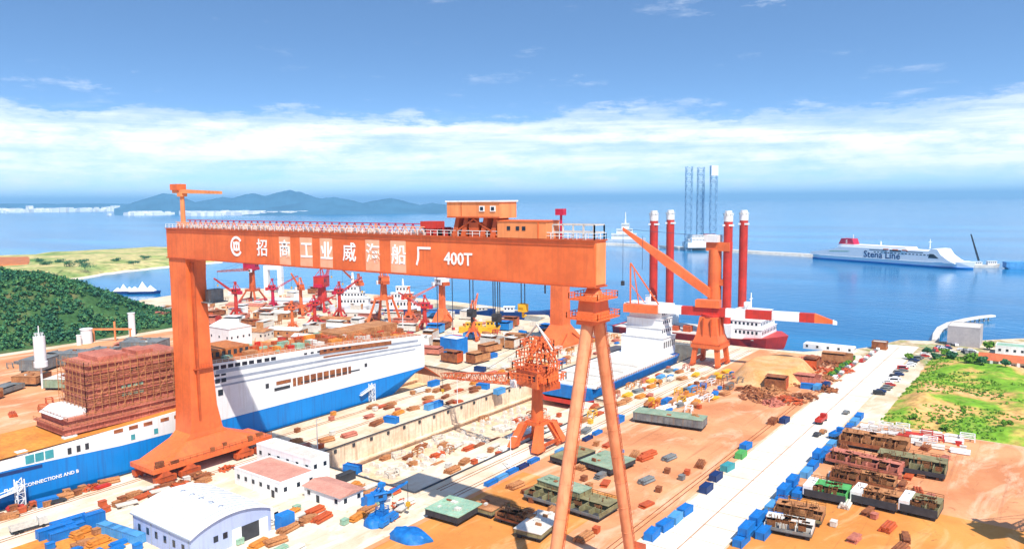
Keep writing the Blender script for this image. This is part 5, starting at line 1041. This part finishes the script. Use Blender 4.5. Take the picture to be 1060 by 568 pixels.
def car(col='white_clean', L_=4.5, W_=1.8, van=False):
    o = thing('car', 'x', 'car'); h = 1.95 if van else 1.45; P = [(-L_/2, .35), (L_/2, .35), (L_/2, .8), (L_/2-.9, .95), (L_/2-1.7 if not van else L_/2-1.2, h), (-L_/2+.7 if not van else -L_/2+.1, h), (-L_/2+.1, .95), (-L_/2, .85)]
    b = MB(); b.prism(P, -W_/2, W_/2, 'y'); b.build('body', col, o); b = MB(); b.prism([(L_/2-1.05, .97), (L_/2-1.75 if not van else L_/2-1.3, h-.08), (-L_/2+.75, h-.08), (-L_/2+.3, .97)], -W_/2-.02, W_/2+.02, 'y'); b.build('window_band', 'glass', o)
    for sx in (-1, 1):
        for sy in (-1, 1): b = MB(); b.tube((sx*L_*.31, sy*(W_/2-.2), .34), (sx*L_*.31, sy*(W_/2+.03), .34), .34, n=10); b.build('wheel', 'tyre', o)
    return o
def truck(col='red_paint', bed='red_paint', L_=9.0):
    o = thing('truck', 'x', 'truck'); b = MB(); b.bx(-L_/2, L_/2, -.5, .5, .7, 1.1); b.build('chassis', 'steel_dark', o)
    b = MB(); b.prism([(L_/2-2.2, .8), (L_/2, .8), (L_/2, 1.9), (L_/2-.35, 3), (L_/2-2.2, 3)], -1.2, 1.2, 'y'); cbn = b.build('cab', col, o); b = MB(); b.hexa([(L_/2-.02, -1.05, 1.95), (L_/2+.03, -1.05, 1.95), (L_/2+.03, 1.05, 1.95), (L_/2-.02, 1.05, 1.95)], [(L_/2-.34, -1, 2.8), (L_/2-.28, -1, 2.8), (L_/2-.28, 1, 2.8), (L_/2-.34, 1, 2.8)]); b.build('windscreen', 'glass', cbn)
    b = MB(); b.bx(-L_/2, L_/2-2.5, -1.25, 1.25, 1.15, 1.4); b.bx(-L_/2, L_/2-2.5, -1.25, -1.15, 1.4, 2.3); b.bx(-L_/2, L_/2-2.5, 1.15, 1.25, 1.4, 2.3); b.bx(-L_/2, -L_/2+.1, -1.15, 1.15, 1.4, 2.3); b.build('load_bed', bed, o)
    for x in (L_/2-1.2, -L_/2+1.2, -L_/2+2.4):
        for sy in (-1, 1): b = MB(); b.tube((x, sy*.85, .5), (x, sy*1.2, .5), .5, n=10); b.build('wheel', 'tyre', o)
    return o
def CAR(x, y, rz, col, label, group, van=False): return place(('car', col, van), lambda: car(col, 5.2 if van else 4.5, 1.9 if van else 1.8, van), (x, y, .04), rz, label, group)
for px, py, a, c, lb in ((850, 437, 88, 'red_paint', 'red flatbed truck driving on the white road'), (866, 452, 80, 'boxblue', 'blue truck at the right edge of the road'), (672, 420, 100, 'yellow', 'yellow truck on the quay behind the long section'), (805, 378, 20, 'white_clean', 'white truck beside the sand mound'), (30, 548, 85, 'offwhite', 'cream truck in the lower left corner')):
    x, y = G(px, py); place(('truck', c), lambda: truck(c, c if c != 'yellow' else 'rust_pale'), (x, y, .04), R(a), lb, 'trucks on the roads')
random.seed(11); cc = ['white_clean', 'steel_dark', 'steel_grey', 'white_clean', 'navy', 'red_paint', 'white_clean', 'steel_grey']
for k in range(20):
    y = 392+k*5.0; CAR(-87.8+random.uniform(-.3, .3)+(2.6 if y > 440 else 0), y, R(90)+random.uniform(-.1, .1), cc[(k*5+k//3) % 8], 'car in the line parked along the left of the road', 'cars parked left of the road', k % 5 == 0)
for k in range(22):
    y = 372+k*5.2; CAR(-64+random.uniform(-1, 1)+max(0, y-430)*.08, y, R(20)+random.uniform(-.15, .15), cc[(k*3+1) % 8], 'car in the slanted line parked right of the road', 'cars parked right of the road', k % 6 == 0)
for k in range(22): x, y = -58+random.uniform(0, 22), 500+random.uniform(-8, 22); CAR(x, y+.3*x+17, R(random.choice([15, 105])), cc[k % 8], 'car parked by the shore at the end of the road', 'cars parked by the shore', False)
for px, py, c, lb in ((846, 451, 'steel_dark', 'dark car on the road below the red truck'), (852, 448, 'rust_pale', 'tan car on the road behind the dark one'), (876, 428, 'steel_grey', 'grey car on the road near the grass mound'), (60, 520, 'steel_dark', 'dark car below the ferry lettering'), (16, 527, 'red_paint', 'red car at the left edge below the ferry')): x, y = G(px, py); CAR(x, y, R(85), c, lb, 'cars on the move')
# goods: plate stacks, pipe bundles, crates, machines
def plates(col): 
    o = thing('plate_stack', 'x', 'steel plates')
    for k in range(random.randint(3, 5)): b = MB(); a = random.uniform(-.05, .05); w_, l = random.uniform(1.6, 2.6), random.uniform(3, 6); p_ = [rot2(sx*l/2, sy*w_/2, a) for sx, sy in ((-1, -1), (1, -1), (1, 1), (-1, 1))]; b.prism(p_, k*.3, k*.3+.28); b.build('plate', col, o)
    return o
def pipes(col):
    o = thing('pipe_bundle', 'x', 'pipes'); i = 0
    for row in range(2):
        for k in range(4-row): b = MB(); b.tube((-3+random.uniform(-.3, .3), (k-1.5+row*.5)*.8, .42+row*.7), (3, (k-1.5+row*.5)*.8, .42+row*.7), .4, n=8); b.build('pipe', col, o)
    return o
def crate(col):
    o = thing('crate', 'x', 'crate'); b = MB(); b.bx(-1, 1, -.8, .8, .15, 1.5); b.build('box', col, o); each('skid', 'rust', o, [(-1, 1, y, y+.2, 0, .15) for y in (-.7, -.1, .5)]); b = MB(); b.bx(-1.08, 1.08, -.88, .88, 1.5, 1.62); b.build('lid', col, o); return o
def frame(col):
    o = thing('steel_frame', 'x', 'steel frame'); L_ = random.uniform(3, 5)
    each('post', col, o, [(sx*L_/2-.15, sx*L_/2+.15, sy*1.3-.15, sy*1.3+.15, 0, 2.4) for sx in (-1, 1) for sy in (-1, 1)]); each('beam', col, o, [(-L_/2, L_/2, sy*1.3-.12, sy*1.3+.12, z, z+.3) for sy in (-1, 1) for z in (1.1, 2.4)]+[(sx*L_/2-.12, sx*L_/2+.12, -1.3, 1.3, 2.4, 2.7) for sx in (-1, 1)]); return o
MK = {'plates': plates, 'pipes': pipes, 'crate': crate, 'frame': frame}
NM = {'plates': 'stack of steel plates', 'pipes': 'bundle of pipes', 'crate': 'small crate', 'frame': 'open steel frame'}
CN = {'rust': 'rusty', 'rust_pale': 'tan', 'orange_dark': 'orange', 'offwhite': 'cream', 'white': 'white', 'skyblue': 'pale blue', 'boxblue': 'blue', 'steel_grey': 'grey', 'mint': 'mint green', 'yellow': 'yellow', 'deck_orange': 'amber', 'primer': 'brown red', 'red_paint': 'red', 'teal': 'teal', 'crimson': 'crimson', 'faded': 'pink'}
def scatter(n, x0, x1, y0, y1, where, kinds, cols, rz=R(90), seed=1, avoid=None, z=0.05, jitter=.25):
    random.seed(seed); pts = []
    for _ in range(n*6):
        if len(pts) >= n: break
        x, y = random.uniform(x0, x1), random.uniform(y0, y1)
        if any(abs(x-a)+abs(y-c) < 4.5 for a, c in pts) or (avoid and any(a0 < x < a1 and b0 < y < b1 for a0, a1, b0, b1 in avoid)): continue
        pts.append((x, y)); k = random.choice(kinds); c = random.choice(cols)
        place((k, c), lambda: MK[k](c), (x, y, z), rz+random.uniform(-jitter, jitter), f'{CN[c]} {NM[k]} {where}', f'{CN[c]} {NM[k]} group {where}')
warm = ['rust', 'rust_pale', 'orange_dark', 'offwhite', 'rust_pale', 'deck_orange', 'primer']
scatter(48, -246, -214.5, 172, 330, 'on the strip between the docks', ['plates', 'pipes', 'crate', 'plates'], warm, seed=3)
scatter(26, -246.5, -241, 66, 116, 'on the dock edge beside the ferry bow', ['plates', 'crate', 'pipes'], ['rust', 'orange_dark', 'rust_pale', 'red_paint'], seed=4)
scatter(44, -245, -216, 330, 432, 'about the pylon foot', ['plates', 'frame', 'crate', 'pipes'], warm+['boxblue', 'white'], seed=5, avoid=[(-262, -238, 375, 410)])
scatter(34, -166, -146, 240, 372, 'on the quay right of the empty dock', ['plates', 'crate', 'frame', 'pipes'], warm+['yellow', 'skyblue', 'steel_grey'], seed=6, avoid=[(-170, -154.5, 160, 296), (-164, -144, 380, 404)])
scatter(52, -142, -122, 290, 380, 'at the back of the brown yard', ['plates', 'crate', 'frame', 'pipes'], warm+['yellow', 'boxblue', 'white', 'steel_grey'], seed=7)
scatter(30, -178, -150, 110, 160, 'in the foreground left of the empty dock', ['plates', 'crate', 'pipes'], ['rust_pale', 'offwhite', 'deck_orange', 'mint', 'orange_dark'], seed=8, avoid=[(-186, -163, 139, 153), (-165, -150, 118, 136)])
scatter(22, -228, -219, 100, 135, 'between the gantry foot and the workshop', ['plates', 'crate'], ['rust', 'orange_dark', 'offwhite', 'rust_pale'], seed=9)
scatter(34, -214, -190, 60, 95, 'at the bottom left', ['plates', 'crate'], ['rust_pale', 'boxblue', 'offwhite', 'deck_orange'], seed=10)
scatter(90, -430, -290, 300, 450, 'on the quay behind the ferry', ['plates', 'crate', 'frame', 'pipes'], warm+['red_paint', 'boxblue', 'white', 'crimson', 'faded'], seed=12, rz=R(30), jitter=.8)
scatter(90, -600, -400, 330, 460, 'on the far quay under the girder', ['plates', 'crate', 'frame', 'pipes'], warm+['red_paint', 'white', 'crimson', 'skyblue'], seed=13, rz=R(30), jitter=.8)
scatter(44, -480, -300, 120, 290, 'in the yard beyond the ferry', ['plates', 'crate', 'frame', 'pipes'], warm+['red_paint', 'steel_grey'], seed=14, rz=R(30), jitter=.8)
scatter(54, -60, -24, 301, 319, 'in the storage lines below the grass mound', ['crate', 'frame', 'pipes'], ['white', 'faded', 'white', 'offwhite', 'red_paint'], seed=15, rz=R(5), jitter=.1)
scatter(46, -62, -26, 205, 300, 'between the ship sections of the right-hand yard', ['plates', 'crate', 'pipes'], ['rust', 'rust_pale', 'orange_dark', 'offwhite', 'primer'], seed=16)
scatter(34, -138, -95, 165, 240, 'between the ship sections of the brown yard', ['plates', 'crate', 'pipes'], ['rust', 'rust_pale', 'orange_dark', 'steel_grey'], seed=17)
def section(col, col2):
    o = thing('block_section', 'x', 'hull section'); l, w_, h = random.uniform(8, 17), random.uniform(5, 8), random.uniform(2.5, 6)
    each('stand', 'steel_dark', o, [(x-.4, x+.4, y-.4, y+.4, 0, .8) for x in (-l/2+1, l/2-1) for y in (-w_/2+.8, w_/2-.8)]); b = MB(); b.bx(-l/2, l/2, -w_/2, w_/2, .8, 1.1); b.build('bottom_plate', col, o)
    each('bulkhead', col, o, [(x, x+.2, -w_/2, w_/2, 1.1, 1.1+h*random.uniform(.6, 1)) for x in lin(-l/2, l/2-.2, 5)]); each('side_shell', col2, o, [(-l/2, l/2, -w_/2-.2, -w_/2, .9, 1.1+h*.8), (-l/2, l/2, w_/2, w_/2+.2, .9, 1.1+h)]); b = MB(); b.bx(-l/2, l/2*random.uniform(-.2, .9), -w_/2, w_/2, 1.1+h, 1.3+h); b.build('deck_plate', col2, o); return o
random.seed(71); SK = [('rust', 'rust_pale', 'rusty'), ('primer', 'primer', 'brown red'), ('red_paint', 'primer', 'red'), ('rust_pale', 'offwhite', 'tan and cream'), ('orange_dark', 'rust', 'orange'), ('offwhite', 'white', 'white'), ('steel_grey', 'steel_grey', 'grey'), ('skyblue', 'boxblue', 'blue')]
def sections(n, x0, x1, y0, y1, where, ks, rz, avoid=()):
    pts = []
    for _ in range(n*8):
        if len(pts) >= n: break
        x, y = random.uniform(x0, x1), random.uniform(y0, y1)
        if any(math.hypot(x-a, y-c) < 13 for a, c in pts) or any(math.hypot(x-a, y-c) < q for a, c, q in avoid): continue
        pts.append((x, y)); k = random.choice(ks); c1, c2, nm = SK[k]; v = random.randint(0, 2)
        place(('sec', k, v), lambda: section(c1, c2), (x, y, .03), rz+random.choice([0, R(90)])+random.uniform(-.1, .1), f'{nm} hull section {where}', f'{nm} hull sections {where}')
av = [(-250, 392, 20), (*G(398, 336), 14), (*G(458, 334), 14), (*G(262, 312), 14), (*G(334, 322), 14)]
sections(30, -430, -296, 312, 445, 'on the quay beyond the ferry stern', [1, 2, 3, 3, 4, 5, 5, 7], R(20), av)
sections(44, -600, -420, 300, 480, 'on the far quay among the cranes', [2, 3, 3, 4, 5, 5, 1], R(20), av)
sections(16, -480, -300, 90, 300, 'in the yard behind the ferry’s brown superstructure', [0, 1, 4, 6], R(30))
sections(8, -284, -256, 312, 430, 'beyond the ferry’s stern ramp', [0, 4, 7, 3], 0, av)
sections(5, -114, -92, 345, 440, 'in the scrapyard', [0, 4, 1], R(10))
# keel blocks in rows on the floor of the empty dock
kb = None; random.seed(5)
for x in (-207, -203.5, -198, -194.5, -191, -184, -180.5, -177):
    for k in range(22):
        y = 170+k*5.6+random.uniform(-.8, .8)
        if random.random() < .22 or y > 296: continue
        nm = 'keel block in the rows on the floor of the empty dock'
        if kb is None:
            kb = thing('keel_block', nm, 'keel block', (x, y, -10), 0, 'keel blocks in the empty dock'); b = MB(); b.bx(-1.1, 1.1, -.7, .7, 0, 1.0); b.build('base', 'offwhite', kb); b = MB(); b.hexa([(-.9, -.6, 1), (.9, -.6, 1), (.9, .6, 1), (-.9, .6, 1)], [(-.6, -.5, 1.7), (.6, -.5, 1.7), (.6, .5, 1.7), (-.6, .5, 1.7)]); b.build('cap', 'offwhite', kb)
        else: dup(kb, (x+random.uniform(-.3, .3), y, -10), random.uniform(-.1, .1))
scatter(40, -210, -176, 170, 288, 'on the floor of the empty dock', ['plates', 'pipes', 'frame'], ['rust', 'rust_pale', 'orange_dark', 'offwhite'], seed=19, z=-9.98)
scatter(26, -170, -160, 180, 288, 'on the pale bench inside the empty dock', ['plates', 'pipes', 'crate'], ['rust_pale', 'offwhite', 'orange_dark', 'white'], seed=23, z=-1.98)
# sand mound, scrap heaps
mx_, my_ = -116, 386
def moundh(x, y):
    r = math.hypot((x-mx_)/19, (y-my_)/34); return -.3+6.6*smooth((1.05-r)/.42)+.5*fbm(x, y, .12)*smooth((1.1-r)/.3)
o = field('sand_mound', 'sand', lin(mx_-22, mx_+22, 50), lin(my_-38, my_+38, 60), moundh, kind=None); tag(o, 'flat topped mound of orange sand at the back of the yard', 'sand mound')
random.seed(33); gs = 'rusty scrap heaps beside the road'
for k, (px, py, r) in enumerate([(785, 412, 7), (800, 405, 6), (815, 415, 6), (832, 412, 6.5), (845, 396, 6), (812, 397, 6), (830, 388, 7), (848, 384, 7), (862, 378, 7), (842, 372, 7), (822, 377, 6), (858, 392, 5), (872, 384, 5), (775, 404, 5), (800, 418, 4), (856, 404, 4.5)]):
    x, y = G(px, py); b = MB(); r *= 1.25
    for _ in range(80):
        a = random.uniform(0, 6.28); q = r*random.random()**.6; z = max(.15, 2.9*(1-q/r)*random.uniform(.3, 1)); l = random.uniform(.7, 2.6); e = Vector((random.gauss(0, 1), random.gauss(0, 1), random.gauss(0, .35))).normalized()*l; p = Vector((q*math.cos(a), q*math.sin(a), z)); b.bar(p-e/2, p+e/2, random.uniform(.3, 1.6), random.uniform(.08, .4))
    o = b.build('scrap_heap', ['rust', 'rust_pale', 'orange_dark', 'rust', 'primer'][k % 5], loc=(x, y, .03)); tag(o, ['rusty brown', 'tan', 'orange', 'dark rusty', 'brown red'][k % 5]+' heap of scrap steel in the scrapyard left of the road', 'scrap heap', ['rusty brown', 'tan', 'orange', 'dark rusty', 'brown red'][k % 5]+' '+gs)
for k, (x, y, r) in enumerate([(-225.5, 118, 3), (-224.5, 126, 2.6), (-226, 134, 3), (-224.8, 143, 2.6), (-225.5, 160, 3), (-244.5, 100, 2.6), (-244.8, 108, 2.6), (-244.5, 90, 2.4), (-220, 168, 3), (-155, 156, 3), (-170, 128, 3), (-176, 156, 2.6), (-151, 146, 2.4)]):
    b = MB()
    for _ in range(36):
        a = random.uniform(0, 6.28); q = r*random.random()**.6; z = max(.12, 1.6*(1-q/r)*random.uniform(.3, 1)); l = random.uniform(.6, 2.2); e = Vector((random.gauss(0, 1), random.gauss(0, 1), random.gauss(0, .3))).normalized()*l; p = Vector((q*math.cos(a), q*math.sin(a)*1.3, z)); b.bar(p-e/2, p+e/2, random.uniform(.15, .9), random.uniform(.08, .3))
    w_ = 'beside the gantry foot' if -227 < x < -223 else 'on the ferry dock edge' if x < -240 else 'in the foreground near the empty dock'
    tag(b.build('scrap_heap', ['orange_dark', 'rust', 'rust_pale'][k % 3], loc=(x, y, .04)), ['orange', 'rusty', 'tan'][k % 3]+' heap of loose steel pieces '+w_, 'scrap heap', ['orange', 'rusty', 'tan'][k % 3]+' heaps '+w_)
# blue slewing crane and tank in the foreground
for px, py, r1, r2, hh, lb in ((424, 557, 6, 3.4, 2.6, 'big heap covered with a blue tarpaulin at the lower edge'), (387, 543, 3, 2.4, 2.2, 'small heap under a blue tarpaulin beside the blue jib crane')):
    b = MB(); n = 28; rings = [[(r1*s1*(1+.10*math.sin(3*a+k)+.05*math.sin(7*a))*math.cos(a), r2*s1*(1+.08*math.sin(4*a+k))*math.sin(a), hh*z1*(1+.10*math.sin(5*a+2*k))) for a in [i*2*math.pi/n for i in range(n)]] for k, (s1, z1) in enumerate(((1.06, 0), (1.0, .22), (.93, .55), (.78, .82), (.5, .97), (.15, 1.02)))]
    b.loft(rings); tag(b.build('tarpaulin_heap', 'tarp', smooth=True, loc=(*G(px, py), .03), rz=R(12)), lb, 'tarpaulin heap', 'blue tarpaulin heaps')
jib_crane('small blue jib crane beside the lying tank', G(396, 540), R(10), 2.2, 2.2, 2.6, .6, slew=R(60), jib=(7, 2.4), house=(3.6, 2.6, 2), c='boxblue', c2='boxblue', aframe=2, tail=2.6, lattice=False, jw=1)
# white frame lying in the yard
x, y = G(705, 418); o = thing('beam_frame', 'white ladder-like beam frame lying on the brown yard', 'beam frame', (x, y, .1), R(78))
each('rail', 'white', o, [(-16, 16, -2.2, -1.2, 0, .9), (-16, 16, 1.2, 2.2, 0, .9)]); each('rung', 'white', o, [(xx-.4, xx+.4, -1.2, 1.2, .1, .8) for xx in (-15, -8, 0, 8, 15)])
# hedge, shrubs and trees
def shrub(x, y, z, r, h, label, group, mat='leaf_bright', trunk=True):
    o = thing('shrub' if h < 3 else 'tree', label, 'shrub' if h < 3 else 'tree', (x, y, z), 0, group)
    cs = [(random.gauss(0, r*.35), random.gauss(0, r*.35), h*random.uniform(.45, .85)) for _ in range(9)]; V, Fc = leaves(cs, [(r*.55, r*.55, h*.26)]*9, 60, .3 if h < 3 else .42); mkobj('crown', npmesh('crown', V, Fc), mat, o)
    b = MB(); b.tube((0, 0, -.3), (0, 0, h*.6), .09*h**.6, .05*h**.6, 7)
    for k in range(3): a = random.uniform(0, 6.28); b.tube((0, 0, h*.3), (r*.5*math.cos(a), r*.5*math.sin(a), h*.62), .06*h**.5, .03, 5)
    b.build('trunk', 'bark', o); return o
random.seed(44)
for k, (px, py, r, h) in enumerate([(1008, 384, 3, 5), (1016, 386, 2.6, 4.2), (1000, 383, 2.4, 4), (985, 376, 2.4, 3.6), (978, 368, 2.6, 4), (968, 372, 2, 3.2), (1024, 362, 3, 5), (960, 366, 2.2, 3.4), (942, 372, 2.2, 3.4), (1040, 390, 2.4, 4)]):
    x, y = G(px, py); shrub(x, y, max(0, greenh(x, y)), r, h, 'small green tree standing between the mound and the shore buildings', 'trees round the shore buildings', 'leaf' if k % 2 else 'leaf_bright')
for k in range(34):
    x, y = random.uniform(-55, 10), random.uniform(326, 480)
    if fbm(x, y, .03) < .1: shrub(x, y, greenh(x, y), random.uniform(.8, 1.8), random.uniform(1.2, 2.4), 'low green shrub on the grass mound', 'shrubs on the grass mound', 'leaf_bright')
for k in range(16):
    y = 392+k*3.6; shrub(-90.6+random.uniform(-.5, .5), y, .02, 1.5, 2.2, 'green bush in the hedge along the left of the road', 'hedge bushes along the road', 'leaf_bright' if k % 3 else 'leaf')
for k, (px, py, r, h) in enumerate([(72, 276, 9, 10), (84, 273, 8, 9), (62, 273, 7, 8), (88, 278, 14, 9), (48, 275, 8, 8), (150, 268, 8, 7), (120, 270, 8, 6), (138, 273, 9, 6), (40, 272, 8, 8)]):
    x, y = G(px, py, 6); shrub(x, y, 4.5, r, h, 'dark tree on the grassy spit across the inlet', 'trees on the spit', 'leaf')
# lamp posts along the quay and the road
def lamp():
    o = thing('lamp_post', 'x', 'lamp post'); b = MB(); b.tube((0, 0, 0), (0, 0, 12), .2, .1, 8); b.build('pole', 'white', o); b = MB(); b.bar((0, 0, 12), (1.8, 0, 12.4), .14); b.bx(1.5, 2.6, -.25, .25, 12.3, 12.5); b.build('lantern', 'white', o); return o
for k, (x, y) in enumerate([(-213.6, 172), (-213.6, 250), (-213.6, 330)]+[(-144.6, 196)]): place('lamp', lamp, (x, y, .02), R(0), ['white lamp post at the near corner of the empty dock', 'white lamp post halfway along the strip between the docks', 'white lamp post on the dock strip near the pylon', 'white lamp post on the quay right of the empty dock'][k], 'lamp posts about the docks')
# dock gates
b = MB(); b.bx(-211.8, -168.2, 431, 437, -10, .6); b.rail([(-211.5, 434, .6), (-168.5, 434, .6)], 1.2, 2.5, .14); tag(b.build('dock_gate', 'steel_grey'), 'grey gate closing the far end of the empty dock', 'dock gate')
# ------------------------------------------------------------------ haze over land and sea
hz = MB(); hz.bx(-70000, 70000, -70000, 70000, -16, 420); o = hz.build('haze', None); o['kind'] = 'stuff'
m = bpy.data.materials.new('haze'); m.use_nodes = True; t = m.node_tree; t.nodes.clear()
pv = t.nodes.new('ShaderNodeVolumePrincipled'); pv.inputs['Color'].default_value = (.34, .68, 1, 1); pv.inputs['Density'].default_value = 6e-5; pv.inputs['Anisotropy'].default_value = 0
mo = t.nodes.new('ShaderNodeOutputMaterial'); t.links.new(pv.outputs[0], mo.inputs['Volume']); o.data.materials.append(m)
